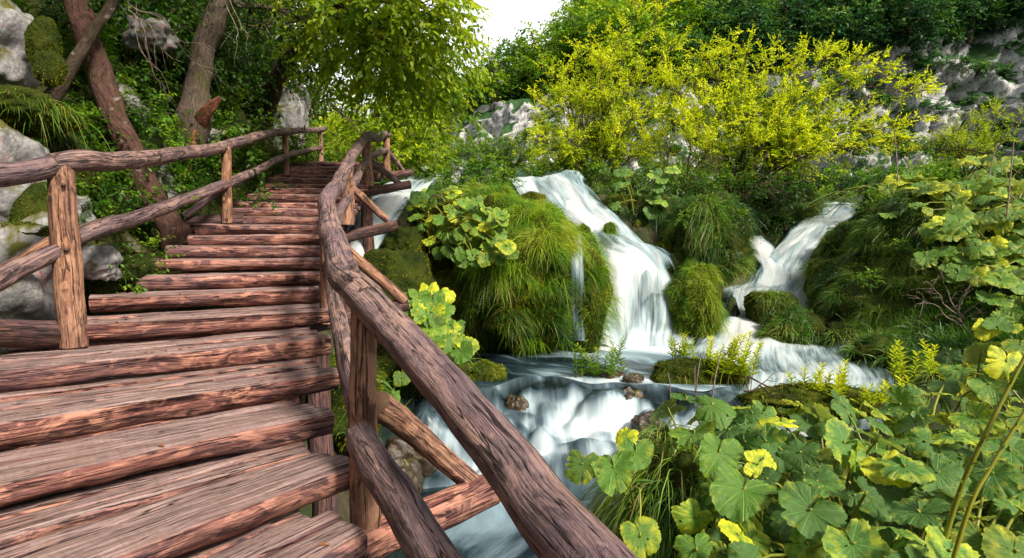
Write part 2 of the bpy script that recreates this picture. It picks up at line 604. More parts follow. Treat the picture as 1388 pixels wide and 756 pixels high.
def rock_mat(name, pale, grey, dark, moss, moss_amt=.5, lichen=.3, scale=1.0, by_up=True, crack=.3, upw=.16, stretch=1.0, rough=.88, speck=0.0):
    t = NT(name)
    ob = t.scalev(t.n('ShaderNodeTexCoord').outputs['Object'], (1, 1, stretch))
    n1 = t.noise(ob, 2.2 * scale, 9, .68, .4)
    n2 = t.noise(ob, 7.0 * scale, 8, .68)
    n3 = t.noise(ob, .9 * scale, 5, .6, .5)
    vo = t.n('ShaderNodeTexVoronoi', feature='DISTANCE_TO_EDGE')
    vo.inputs['Scale'].default_value = 2.3 * scale
    wv = t.n('ShaderNodeVectorMath', operation='ADD')
    t.l(ob, wv.inputs[0])
    nn = t.n('ShaderNodeTexNoise')
    nn.inputs['Scale'].default_value = 2.5 * scale
    nn.inputs['Detail'].default_value = 5
    t.l(ob, nn.inputs['Vector'])
    t.l(t.scalev(nn.outputs['Color'], (.6, .6, .6)), wv.inputs[1])
    t.l(wv.outputs[0], vo.inputs['Vector'])
    cr = t.rng(vo.outputs['Distance'], 0, .05)
    c = t.ramp(n1, [(.25, dark), (.45, grey), (.62, pale)])
    c = t.mix(t.rng(n2, .35, .7, .0, .55), c, pale)
    c = t.mix(t.math('MULTIPLY', t.math('SUBTRACT', 1.0, cr), crack), c, tuple(x * .5 for x in dark))
    if speck:
        n4 = t.noise(ob, 5.2 * scale, 10, .75, .6)
        c = t.mix(t.rng(n4, .50, .57, 0, speck), c, dark)
        c = t.mix(t.rng(n4, .46, .40, 0, speck * .6), c, pale)
    li = t.noise(ob, 3.6 * scale, 6, .7, 1.0)
    c = t.mix(t.rng(li, .57, .66, 0, lichen), c, (.24, .07, .07))
    geo = t.n('ShaderNodeNewGeometry')
    sep = t.n('ShaderNodeSeparateXYZ')
    t.l(geo.outputs['Normal'], sep.inputs[0])
    mm = t.math('ADD', n3, t.math('MULTIPLY', sep.outputs['Z'], upw if by_up else .02))
    mossc = t.mix(n2, moss, tuple(min(1, x * 2.4) for x in moss))
    fac = t.rng(mm, .66 - .26 * moss_amt, .74 - .26 * moss_amt)
    c = t.mix(fac, c, mossc)
    h = t.math('ADD', t.math('MULTIPLY', n1, .8), t.math('ADD', t.math('MULTIPLY', n2, .5), t.math('MULTIPLY', cr, .25 * crack)))
    p = t.principled(c, rough, .2 if rough > .6 else .5, t.bump(h, 1.0, .06 / scale))
    return t.done(p.outputs[0])


M['limestone'] = rock_mat('limestone', (.42, .40, .39), (.21, .205, .215), (.07, .07, .08), (.05, .05, .010), .32, .7, 1.6, crack=.12, speck=.5)
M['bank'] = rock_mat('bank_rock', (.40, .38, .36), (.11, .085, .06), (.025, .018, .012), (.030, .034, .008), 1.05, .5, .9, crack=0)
M['cliff'] = rock_mat('cliff_rock', (.62, .60, .59), (.36, .365, .39), (.08, .085, .10), (.018, .045, .014), .24, .06, .75, crack=.25, upw=.34, stretch=.6, speck=.6)
M['wet_rock'] = rock_mat('wet_rock', (.055, .036, .020), (.028, .020, .012), (.015, .012, .01), (.06, .05, .008), .10, .1, 2.4, crack=0, rough=.32)
M['ground'] = rock_mat('ground_soil', (.10, .08, .05), (.045, .035, .02), (.012, .010, .007), (.014, .020, .006), .6, .1, .9, crack=0)


def moss_mat(name, a, b, c_):
    t = NT(name)
    ob = t.n('ShaderNodeTexCoord').outputs['Object']
    n1 = t.noise(ob, 3.0, 6, .6)
    n2 = t.noise(ob, 34.0, 4, .7)
    c = t.ramp(n1, [(.3, a), (.5, b), (.7, c_)])
    c = t.mix(t.rng(n2, .3, .7, .55, 0), c, tuple(x * .3 for x in a))
    p = t.principled(c, .95, .1, t.bump(t.math('ADD', n2, n1), 1.0, .04))
    return t.done(p.outputs[0])


M['moss'] = moss_mat('moss', (.022, .032, .006), (.070, .092, .010), (.14, .145, .012))
M['moss_dark'] = moss_mat('moss_dark', (.014, .022, .005), (.040, .058, .008), (.085, .095, .012))

M['grass'] = leaf_mat('grass', [(0, (.028, .095, .008)), (.45, (.10, .24, .012)), (.9, (.30, .42, .014)), (1, (.34, .24, .08))], .38, 1.4, .45, .35, .1)
M['grass_cool'] = leaf_mat('grass_cool', [(0, (.014, .065, .014)), (.45, (.055, .165, .020)), (.88, (.19, .32, .024)), (1, (.26, .20, .09))], .35, 1.3, .4, .45, .1)
M['moss_fuzz'] = leaf_mat('moss_fuzz', [(0, (.028, .045, .005)), (.5, (.10, .13, .008)), (1, (.25, .26, .012))], .25, 1.2, .8, .1, .1)
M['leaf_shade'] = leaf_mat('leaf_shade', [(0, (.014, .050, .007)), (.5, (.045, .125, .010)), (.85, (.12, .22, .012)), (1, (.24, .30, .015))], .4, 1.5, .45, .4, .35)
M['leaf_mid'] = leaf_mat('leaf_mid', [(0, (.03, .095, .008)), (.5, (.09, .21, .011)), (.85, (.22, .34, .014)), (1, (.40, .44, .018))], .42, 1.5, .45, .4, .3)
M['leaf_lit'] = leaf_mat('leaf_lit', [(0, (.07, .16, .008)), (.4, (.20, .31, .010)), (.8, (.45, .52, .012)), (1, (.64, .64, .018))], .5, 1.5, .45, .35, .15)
M['willow'] = leaf_mat('willow_leaf', [(0, (.05, .14, .008)), (.25, (.20, .32, .010)), (.55, (.54, .62, .012)), (1, (.78, .80, .03))], .48, 1.4, .45, .3, .1)
M['hill_green'] = leaf_mat('hill_leaf', [(0, (.035, .10, .010)), (.45, (.12, .25, .014)), (.8, (.30, .42, .016)), (1, (.46, .50, .02))], .38, 1.4, .55, .25, .4)
M['hill_teal'] = leaf_mat('hill_leaf_cool', [(0, (.014, .060, .026)), (.5, (.042, .135, .036)), (.85, (.13, .25, .034)), (1, (.28, .36, .03))], .34, 1.3, .55, .25, .5)  # darker, cooler hill leaf: right-hand trees coloured as if away from the light
M['twig'] = bark_mat('twig_bark', (.03, .018, .012), (.10, .065, .045), 0.0)
M['dry'] = bark_mat('dry_twig', (.14, .10, .085), (.34, .26, .22), 0.0)
M['stem_green'] = leaf_mat('green_stem', [(0, (.10, .14, .02)), (1, (.30, .29, .03))], .1, 1.1, .4, .4, .2)
M['stem_red'] = leaf_mat('red_stem', [(0, (.11, .04, .02)), (1, (.22, .10, .04))], .05, 1.1, .5, .3, .2)
M['litter'] = leaf_mat('dead_leaf', [(0, (.10, .03, .012)), (.5, (.22, .07, .02)), (1, (.35, .14, .04))], .1, 1.1, .7, .2, .2)


def butterbur_mat(name, g0, g1, yel, yamt, hue=.2):
    """Big round leaves: veins fan out from the stalk, light through the margins is painted in as yellow."""
    t = NT(name)
    sep = t.n('ShaderNodeSeparateXYZ')
    t.l(t.attr('uvw').outputs['Vector'], sep.inputs[0])
    th, r, s = sep.outputs
    ob = t.n('ShaderNodeTexCoord').outputs['Object']
    oi = t.n('ShaderNodeObjectInfo').outputs['Random']
    n1 = t.noise(ob, 5.0, 5, .6)
    n2 = t.noise(ob, 42.0, 4, .65)
    off = t.n('ShaderNodeVectorMath', operation='ADD')
    t.l(ob, off.inputs[0])
    t.l(t.math('MULTIPLY', oi, 50.0), off.inputs[1])
    n3 = t.noise(off.outputs[0], 2.6, 5, .62)
    c = t.mix(n1, g0, g1)
    c = t.mix(t.rng(n2, .3, .7, 0, .35), c, tuple(x * .55 for x in g0))
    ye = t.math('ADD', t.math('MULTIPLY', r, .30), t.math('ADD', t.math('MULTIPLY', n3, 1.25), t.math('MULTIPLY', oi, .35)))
    c = t.mix(t.math('MULTIPLY', t.rng(ye, 1.36 - yamt * .55, 1.80 - yamt * .55), .85), c, yel)  # yellow towards the rim stands in for light shining through the leaf
    v = t.math('ABSOLUTE', t.math('SINE', t.math('MULTIPLY', th, math.pi * 9)))
    vein = t.rng(t.math('MULTIPLY', v, t.math('ADD', r, .25)), .03, .13, 1, 0)
    v2 = t.math('ABSOLUTE', t.math('SINE', t.math('ADD', t.math('MULTIPLY', r, 26.0), t.math('MULTIPLY', v, 5.0))))
    vein2 = t.rng(v2, .0, .22, .45, 0)
    ve = t.math('MAXIMUM', vein, vein2)
    c = t.mix(t.math('MULTIPLY', ve, .6), c, tuple(min(1, x * 1.5 + .08) for x in g1))
    spot = t.noise(ob, 17.0, 3, .6)
    c = t.mix(t.rng(spot, .70, .74), c, (.12, .06, .015))
    geo = t.n('ShaderNodeNewGeometry')
    c = t.mix(t.math('MULTIPLY', geo.outputs['Backfacing'], .45), c, (.30, .34, .20))
    hs = t.n('ShaderNodeHueSaturation')
    t.l(c, hs.inputs['Color'])
    t.l(t.rng(oi, 0, 1, 1 - hue, 1 + hue), hs.inputs['Value'])
    c = hs.outputs[0]
    h = t.math('ADD', t.math('MULTIPLY', t.math('SUBTRACT', 1.0, ve), .8), t.math('MULTIPLY', n2, .5))
    p = t.principled(c, t.rng(n2, .3, .7, .38, .6), .5, t.bump(h, .55, .012))
    tr = t.n('ShaderNodeBsdfTranslucent')
    t.l(t.mix(1.0, c, (1.5, 1.4, .5), 'MULTIPLY'), tr.inputs['Color'])
    mx = t.n('ShaderNodeMixShader')
    mx.inputs[0].default_value = .32
    t.l(p.outputs[0], mx.inputs[1])
    t.l(tr.outputs[0], mx.inputs[2])
    return t.done(mx.outputs[0])


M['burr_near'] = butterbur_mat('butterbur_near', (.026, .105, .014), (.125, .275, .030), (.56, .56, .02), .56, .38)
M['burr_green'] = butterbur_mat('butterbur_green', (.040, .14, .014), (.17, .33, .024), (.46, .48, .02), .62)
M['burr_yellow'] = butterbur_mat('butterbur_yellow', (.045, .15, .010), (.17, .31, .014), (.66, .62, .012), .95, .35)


def fall_mat():
    """Silky falling water: white threads along the flow (uvw.y), thin between them."""
    t = NT('falling_water')
    uv = t.attr('uvw').outputs['Vector']
    foam = t.attr('rnd').outputs['Fac']
    s1 = t.noise(t.scalev(uv, (6.0, .55, 1)), 1.0, 5, .6, .4)
    s2 = t.noise(t.scalev(uv, (18.0, .9, 1)), 1.0, 4, .6, .3)
    s3 = t.noise(t.scalev(uv, (1.6, .7, 1)), 1.0, 3, .5)
    s = t.math('ADD', t.math('MULTIPLY', s1, .5), t.math('ADD', t.math('MULTIPLY', s2, .2), t.math('MULTIPLY', s3, .35)))
    s = t.math('ADD', .52, t.math('MULTIPLY', t.math('SUBTRACT', s, .52), 1.9))
    f = t.math('ADD', s, t.math('SUBTRACT', foam, .5))
    c = t.ramp(f, [(.30, (.13, .24, .29)), (.52, (.42, .53, .58)), (.84, (.76, .78, .79))])
    al = t.rng(f, .24, .58, .0, 1.0)
    p = t.principled(c, .42, .35, t.bump(s, .5, .06))
    tr = t.n('ShaderNodeBsdfTranslucent')
    t.l(c, tr.inputs['Color'])
    m0 = t.n('ShaderNodeMixShader')
    m0.inputs[0].default_value = .3
    t.l(p.outputs[0], m0.inputs[1])
    t.l(tr.outputs[0], m0.inputs[2])
    tp = t.n('ShaderNodeBsdfTransparent')
    mx = t.n('ShaderNodeMixShader')
    t.l(al, mx.inputs[0])
    t.l(tp.outputs[0], mx.inputs[1])
    t.l(m0.outputs[0], mx.inputs[2])
    return t.done(mx.outputs[0])


def pool_mat():
    t = NT('pool_water')
    uv = t.attr('uvw').outputs['Vector']
    foam = t.attr('rnd').outputs['Fac']
    s1 = t.noise(t.scalev(uv, (2.2, .55, 1)), 1.0, 5, .55, .9)
    s2 = t.noise(t.scalev(uv, (8, 1.0, 1)), 1.0, 4, .6, .5)
    f = t.math('ADD', t.math('MULTIPLY', t.math('SUBTRACT', s1, .5), 1.3), t.math('ADD', t.math('MULTIPLY', t.math('SUBTRACT', s2, .5), .3), foam))
    c = t.ramp(f, [(.0, (.010, .020, .026)), (.25, (.026, .050, .066)), (.55, (.21, .30, .36)), (.92, (.74, .77, .78))])
    p = t.principled(c, t.rng(f, .1, .7, .16, .55), .5, t.bump(s1, .25, .08))
    p.inputs['IOR'].default_value = 1.33
    tp = t.n('ShaderNodeBsdfTransparent')
    tp.inputs[0].default_value = (.75, .92, .92, 1)
    mx = t.n('ShaderNodeMixShader')
    t.l(t.rng(f, .0, .45, .62, 1.0), mx.inputs[0])
    t.l(tp.outputs[0], mx.inputs[1])
    t.l(p.outputs[0], mx.inputs[2])
    return t.done(mx.outputs[0])


def mist_mat():
    """Smooth tumbling water: milky over the drops, dark and clear between."""
    t = NT('tumbling_water')
    uv = t.attr('uvw').outputs['Vector']
    foam = t.attr('rnd').outputs['Fac']
    s1 = t.noise(t.scalev(uv, (5.0, 1.1, 1)), 1.0, 4, .5, .6)
    s2 = t.noise(t.scalev(uv, (16.0, 1.6, 1)), 1.0, 3, .5, .5)
    f = t.math('ADD', foam, t.math('ADD', t.math('MULTIPLY', t.math('SUBTRACT', s1, .5), .65), t.math('MULTIPLY', t.math('SUBTRACT', s2, .5), .25)))
    c = t.ramp(f, [(.05, (.014, .026, .032)), (.30, (.075, .115, .145)), (.55, (.34, .42, .47)), (.95, (.74, .77, .79))])
    p = t.principled(c, t.rng(f, .1, .6, .2, .6), .5, t.bump(s1, .3, .05))
    p.inputs['IOR'].default_value = 1.33
    tp = t.n('ShaderNodeBsdfTransparent')
    tp.inputs[0].default_value = (.8, .9, .88, 1)
    mx = t.n('ShaderNodeMixShader')
    t.l(t.rng(f, .05, .45, .45, 1.0), mx.inputs[0])
    t.l(tp.outputs[0], mx.inputs[1])
    t.l(p.outputs[0], mx.inputs[2])
    return t.done(mx.outputs[0])


M['mist'] = mist_mat()
M['fall'] = fall_mat()
M['pool'] = pool_mat()


def iron_mat():
    t = NT('rusty_iron')
    ob = t.n('ShaderNodeTexCoord').outputs['Object']
    c = t.mix(t.noise(ob, 60.0, 3), (.035, .03, .03), (.13, .055, .03))
    return t.done(t.principled(c, .6, .5).outputs[0])


M['iron'] = iron_mat()
# ------------------------------------------------------------------ steps of the walk: right end (x, y), tread height, plank bearing
# right-end x, right-end y, z of tread, angle of the plank from +x (degrees), length
STEPS = [
    (.62, .55, -1.58, 62, 1.9), (.25, 1.0, -1.50, 60, 1.9), (-.12, 1.45, -1.40, 58, 1.9), (-.42, 1.85, -1.28, 57, 1.9), (-.60, 2.14, -1.16, 56, 1.9),
    (-.71, 2.48, -1.03, 52, 1.9), (-.92, 2.92, -.91, 42, 1.9), (-1.04, 3.32, -.79, 36, 1.85), (-1.23, 3.86, -.67, 34, 1.8),
    (-1.45, 4.50, -.55, 33, 1.72), (-1.60, 4.95, -.425, 30, 1.70), (-1.72, 5.35, -.30, 27, 1.66), (-1.83, 5.75, -.185, 23, 1.62),
    (-1.93, 6.15, -.065, 20, 1.6), (-2.00, 6.55, .06, 18, 1.6), (-2.06, 6.95, .18, 17, 1.6), (-2.12, 7.35, .30, 16, 1.6),
    (-2.18, 7.75, .42, 15, 1.6), (-2.24, 8.15, .54, 15, 1.6), (-2.30, 8.55, .67, 14, 1.6), (-2.37, 8.95, .80, 14, 1.6),
    (-2.42, 9.35, .915, 13, 1.6), (-2.46, 9.75, 1.03, 13, 1.6), (-2.49, 10.15, 1.15, 12, 1.6), (-2.52, 10.55, 1.27, 12, 1.6),
    (-2.56, 10.95, 1.39, 11, 1.6), (-2.60, 11.35, 1.52, 10, 1.6), (-2.64, 11.75, 1.60, 10, 1.6), (-2.68, 12.15, 1.63, 9, 1.6),
    (-2.74, 12.55, 1.65, 8, 1.6), (-2.82, 12.95, 1.66, 6, 1.6), (-2.92, 13.35, 1.66, 4, 1.6),
]
ST = np.array(STEPS)


def step_dirs(i):
    a = R(ST[i, 3])
    return np.array([math.cos(a), math.sin(a), 0.0])


LEFT = np.array([[*(ST[i, :2] - step_dirs(i)[:2] * ST[i, 4]), ST[i, 2]] for i in range(len(ST))])

# ------------------------------------------------------------------ water course (pixel rows read off the photo, each with its distance)
FALL_ROWS = [
    [(686, 243, 16.5), (745, 243, 16.5), (800, 240, 16.5)],
    [(692, 247, 14.6), (712, 242, 14.5), (735, 245, 14.4), (768, 234, 14.3), (794, 249, 14.4)],
    [(702, 256, 14.0), (736, 257, 13.9), (770, 245, 13.9), (800, 262, 14.0)],
    [(716, 270, 13.6), (750, 277, 13.4), (783, 271, 13.4), (816, 285, 13.5)],
    [(748, 293, 13.1), (775, 303, 12.8), (810, 300, 12.8), (842, 310, 12.9)],
    [(778, 318, 12.6), (800, 330, 12.2), (838, 327, 12.2), (872, 335, 12.4)],
    [(803, 342, 12.2), (826, 352, 11.8), (865, 347, 11.8), (908, 358, 12.0)],
    [(812, 372, 11.8), (838, 378, 11.5), (878, 374, 11.5), (922, 380, 11.7)],
    [(814, 412, 11.6), (840, 416, 11.3), (880, 414, 11.3), (925, 416, 11.5)],
    [(806, 448, 11.4), (838, 452, 11.1), (882, 452, 11.1), (928, 448, 11.3)],
    [(790, 468, 11.0), (836, 476, 10.6), (884, 476, 10.6), (932, 466, 11.0)],
]
RFALL_ROWS = [
    [(1112, 277, 18.5), (1145, 275, 18.5), (1182, 276, 18.5)],
    [(1106, 283, 17.4), (1140, 281, 17.2), (1178, 281, 17.3)],
    [(1092, 297, 16.6), (1118, 297, 16.3), (1152, 296, 16.4)],
    [(1072, 316, 15.8), (1098, 315, 15.5), (1128, 312, 15.6)],
    [(1052, 340, 15.0), (1076, 339, 14.7), (1104, 335, 14.8)],
    [(1034, 364, 14.3), (1060, 366, 14.0), (1090, 362, 14.1)],
    [(1006, 385, 13.9), (1045, 388, 13.5), (1094, 384, 13.7)],
    [(982, 396, 13.4), (1035, 398, 13.0), (1094, 398, 13.2)],
    [(980, 415, 12.9), (1035, 416, 12.6), (1096, 416, 12.8)],
    [(982, 436, 12.4), (1035, 440, 12.1), (1100, 436, 12.3)],
]
RARM_ROWS = [
    [(1008, 325, 16.0), (1020, 320, 16.0), (1036, 319, 16.0)],
    [(1014, 335, 15.5), (1030, 330, 15.4), (1050, 332, 15.5)],
    [(1026, 350, 14.6), (1043, 349, 14.4), (1064, 350, 14.5)],
    [(1032, 366, 14.0), (1050, 367, 13.8), (1070, 366, 13.9)],
    [(1020, 388, 13.5), (1044, 389, 13.3), (1074, 388, 13.4)],
]
APRON_ROWS = [
    [(985, 430, 12.1), (1040, 434, 12.0), (1105, 428, 12.2)],
    [(955, 450, 11.2), (1040, 456, 10.9), (1128, 458, 10.9)],
    [(925, 468, 10.4), (1040, 474, 10.0), (1150, 476, 9.9)],
    [(905, 488, 9.5), (1045, 492, 9.2), (1178, 490, 9.1)],
    [(895, 510, 8.8), (1050, 512, 8.5), (1212, 508, 8.5)],
    [(880, 545, 8.0), (1040, 545, 7.7), (1228, 530, 7.8)],
    [(860, 600, 7.0), (1020, 600, 6.7), (1240, 580, 6.8)],
]
LEFT_ROWS = [
    [(560, 240, 16.0), (585, 239, 16.0), (612, 239, 16.0)],
    [(548, 243, 14.2), (572, 241, 14.0), (600, 241, 14.0)],
    [(520, 253, 12.8), (550, 254, 12.4), (585, 257, 12.4)],
    [(496, 268, 11.6), (525, 272, 11.2), (556, 276, 11.4)],
    [(476, 290, 10.8), (505, 294, 10.3), (538, 298, 10.6)],
    [(464, 318, 10.2), (488, 322, 9.7), (518, 326, 10.0)],
    [(455, 352, 9.7), (474, 358, 9.2), (498, 362, 9.5)],
    [(440, 410, 9.2), (464, 418, 8.8), (492, 424, 9.0)],
    [(425, 475, 8.8), (456, 488, 8.2), (490, 492, 8.5)],
]


for rows_ in (FALL_ROWS, RFALL_ROWS):                         # spill a little past the measured banks
    for r_ in rows_:
        w_ = (r_[-1][0] - r_[0][0]) * .06
        r_[0] = (r_[0][0] - w_, *r_[0][1:])
        r_[-1] = (r_[-1][0] + w_, *r_[-1][1:])


def water_patch(geo, rows, foam, nu=26, nv=90, amp=.05, seed=0.0, edge=.42, veil=0.0):
    A = np.array([[P(*p) for p in catmull(np.array(r, float), nu)] for r in rows])
    A = np.stack([catmull(A[:, j], nv) for j in range(nu)], 1)          # (nv,nu,3)
    du = np.concatenate([np.zeros((nv, 1)), np.cumsum(np.linalg.norm(np.diff(A, axis=1), axis=-1), axis=1)], 1)
    dv = np.concatenate([np.zeros((1, nu)), np.cumsum(np.linalg.norm(np.diff(A, axis=0), axis=-1), axis=0)], 0)
    du = du - du.mean(1, keepdims=True)
    ns = fbm(np.stack([du * 2.2 + seed, dv * .8 + seed, dv * 0 + seed], -1), 3)
    N = nrm(np.cross(np.gradient(A, axis=1), np.gradient(A, axis=0)))
    N = np.where(N[..., 1:2] > 0, -N, N)
    lg = np.sin(dv * 3.1 + 1.6 * vnoise(np.stack([du * 1.3 + seed, du * 0, dv * 0 + seed], -1)) + seed) * .55 + .6 * vnoise(np.stack([du * 1.7 + seed * 2, dv * 1.5, dv * 0], -1))
    A = A + N * (ns * amp + lg * amp * 1.1 + veil)[..., None]
    f = np.interp(np.linspace(0, 1, nv), np.linspace(0, 1, len(foam)), foam)[:, None] + .10 * ns
    u = np.linspace(-1, 1, nu)[None]
    f = f + .07 * lg * (amp > .045)
    f = f - edge * np.clip((np.abs(u) - .62 + .10 * vnoise(np.stack([dv * 2.0, u * 2 + dv * 0, dv * 0 + seed], -1))) / .38, 0, 1) ** 1.3
    uvw = np.stack([du + seed, dv, dv * 0 + seed], -1)
    geo.add(A.reshape(-1, 3), [grid_faces(nv, nu)], rnd=f.ravel(), uvw=uvw.reshape(-1, 3))
    return A


g = Geo()
W1 = water_patch(g, FALL_ROWS, [.22, .50, .74, .72, .68, .72, .70, .66, .63, .80, .88], 44, 150, .09, 1.0)
water_patch(g, FALL_ROWS, [.0, .30, .36, .32, .30, .36, .34, .30, .28, .45, .60], 44, 150, .10, 3.7, veil=.10)
struct('waterfall', g.mesh('waterfall', M['fall']), 'main white waterfall')
g = Geo()
W2 = water_patch(g, RFALL_ROWS, [.46, .50, .62, .68, .74, .76, .72, .66, .62, .78], 30, 120, .046, 5.0)
water_patch(g, RFALL_ROWS, [.0, .2, .3, .34, .36, .40, .40, .34, .30, .5], 30, 120, .046, 6.3, veil=.09)
W2b = water_patch(g, RARM_ROWS, [.62, .76, .78, .76, .70], 12, 40, .04, 8.0)
struct('waterfall', g.mesh('waterfall', M['fall']), 'forked waterfall on the right')
g = Geo()
W3 = water_patch(g, LEFT_ROWS, [.45, .55, .66, .62, .70, .66, .68, .66, .7], 22, 90, .06, 12.0)
struct('waterfall', g.mesh('waterfall', M['fall']), 'stream falling beside the steps')
# thin thread down the face of the middle mound
g = Geo()
THREAD = [[(772, 322, 9.86), (780, 320, 9.84), (790, 322, 9.86)], [(772, 350, 9.42), (781, 350, 9.4), (792, 350, 9.42)],
          [(774, 390, 9.2), (782, 390, 9.18), (792, 390, 9.2)], [(776, 425, 9.12), (784, 425, 9.1), (793, 425, 9.12)], [(776, 462, 9.1), (785, 464, 9.05), (797, 462, 9.1)]]
THREAD_G = g

# pools: two level sheets and the rapids that join them
Z_UP, Z_LOW = -2.05, -2.85
FOAM_SRC = [np.array(P(866, 470, 10.9)), np.array(P(830, 468, 10.9)), np.array(P(905, 466, 10.8)), np.array(P(1000, 445, 11.4))]


def lip_at(X):
    return 7.95 + .30 * np.sin(X * 1.7 + .5) + .18 * np.sin(X * 4.1) + .06 * np.sin(X * 9.0 + 1)


def pool_sheet(name, x0, x1, y0, y1, z, foamf, nx=90, ny=60, lip=False):
    X, Y = np.meshgrid(np.linspace(x0, x1, nx), np.linspace(0, 1, ny))
    y0 = lip_at(X) if lip else y0
    Y = y0 + (y1 - y0) * Y
    p = np.stack([X, Y, X * 0], -1)
    Z = z + .018 * fbm(p * [1.1, 1.6, 1], 3)
    f = foamf(X, Y) + .05 * fbm(p * 1.3, 3)
    gg = Geo()
    # the flow bends from the fall towards the lower left
    gg.add(np.stack([X, Y, Z], -1).reshape(-1, 3), [grid_faces(ny, nx)], rnd=f.ravel(),
           uvw=(np.stack([X * .55 + Y * .85 + .35 * fbm(p * .8, 2), (Y * .5 - X * .8), X * 0], -1) if lip else np.stack([X * .95 - Y * .22 + .25 * fbm(p * .9, 2), Y * .75 + X * .2, X * 0], -1)).reshape(-1, 3))
    return struct(name, gg.mesh(name, M['pool']))


def foam_up(X, Y):
    f = np.full(X.shape, .02)
    for s in FOAM_SRC:
        d = np.hypot((X - s[0]) * .62, Y - s[1])
        f = np.maximum(f, .95 * np.exp(-(d / 1.4) ** 2))
    tail = np.exp(-((X - (1.35 + (9.9 - Y) * .18)) / .85) ** 2) * np.clip((11 - Y) / 1.5, 0, 1) * .38
    return np.maximum(f, tail) + .40 * np.exp(-((Y - lip_at(X)) / .45) ** 2) * np.clip((X + .3) / .8, .2, 1)


def foam_low(X, Y):
    f = .04 + .36 * np.exp(-((Y - 6.2) / 1.0) ** 2) * np.exp(-((X - .9) / 1.7) ** 2)
    f = f + .34 * np.exp(-((X + .1 + (6.2 - Y) * .12) / .7) ** 2) * np.exp(-((Y - 5.0) / 1.7) ** 2)
    return f - .2 * np.exp(-((X + 1.0) / .5) ** 2)


pool_sheet('pool', -3.4, 3.3, 7.75, 11.9, Z_UP, foam_up, 140, 70, True)
pool_sheet('stream', -5.0, 4.2, -1.5, 6.5, Z_LOW, foam_low)

# rapids over tufa humps between the two pools
nx, ny = 240, 150
X, V_ = np.meshgrid(np.linspace(-2.6, 3.3, nx), np.linspace(0, 1, ny))
lip = lip_at(X)
Y = lip - V_ * (lip - 6.05 + .2 * np.sin(X * 2.3))
prof = V_ + .10 * np.sin(V_ * 12.0 + 2.5 * np.sin(X * 1.7)) * np.sin(np.pi * V_)
Z = Z_UP + (Z_LOW - .01 - Z_UP) * np.clip(prof, 0, 1)
fo = .08 + .30 * np.exp(-(V_ / .10) ** 2) + .14 * V_ + .10 * fbm(np.stack([X * 1.4, Y * 1.1, X * 0 + 7], -1), 3)
rd = np.random.default_rng(5)
fade = np.sin(np.pi * np.clip(V_, 0, 1)) ** .6
for k in range(230):
    x0, v0 = rd.uniform(-1.2, 2.9), rd.uniform(.10, .86)
    y0 = np.interp(x0, X[0], lip[0]) - v0 * (np.interp(x0, X[0], lip[0]) - 6.05)
    rx, hh = rd.uniform(.06, .22), rd.uniform(.02, .075)
    d2 = ((X - x0) / rx) ** 2 + ((Y - y0) / (rx * .85)) ** 2
    Z = Z + hh * np.exp(-d2 ** 1.5) * fade
    dn = ((X - x0 + .10 * rx) / (rx * .85)) ** 2 + ((Y - (y0 - rx * 1.5)) / (rx * 1.9)) ** 2
    fo = fo + .17 * np.exp(-dn) - .13 * np.exp(-d2 * 2.0)
Z = Z - .004 + .03 * fbm(np.stack([X * 2.1, Y * 2.6, X * 0], -1), 3) * fade
fo = np.clip((fo - .09) * .80, 0, .72) * np.clip((X + 1.5) / 1.1, .25, 1)
g = Geo()
g.add(np.stack([X, Y, Z], -1).reshape(-1, 3), [grid_faces(ny, nx)], rnd=fo.ravel(), uvw=np.stack([X * .8, V_ * 1.9, X * 0], -1).reshape(-1, 3))
struct('rapids', g.mesh('rapids', M['mist']))
RAPIDS = np.stack([X, Y, Z], -1)
g = Geo()
W4 = water_patch(g, APRON_ROWS, [.84, .74, .60, .54, .50, .46, .5], 40, 80, .05, 21.0, .4)
struct('stream', g.mesh('stream', M['fall']), 'shallow white stream over a tufa apron')

# ------------------------------------------------------------------ terrain: one sheet through measured points
C = []


def gp(px, py, Y, dz=0.0):
    q = P(px, py, Y)
    C.append((q[0], q[1], q[2] + dz))


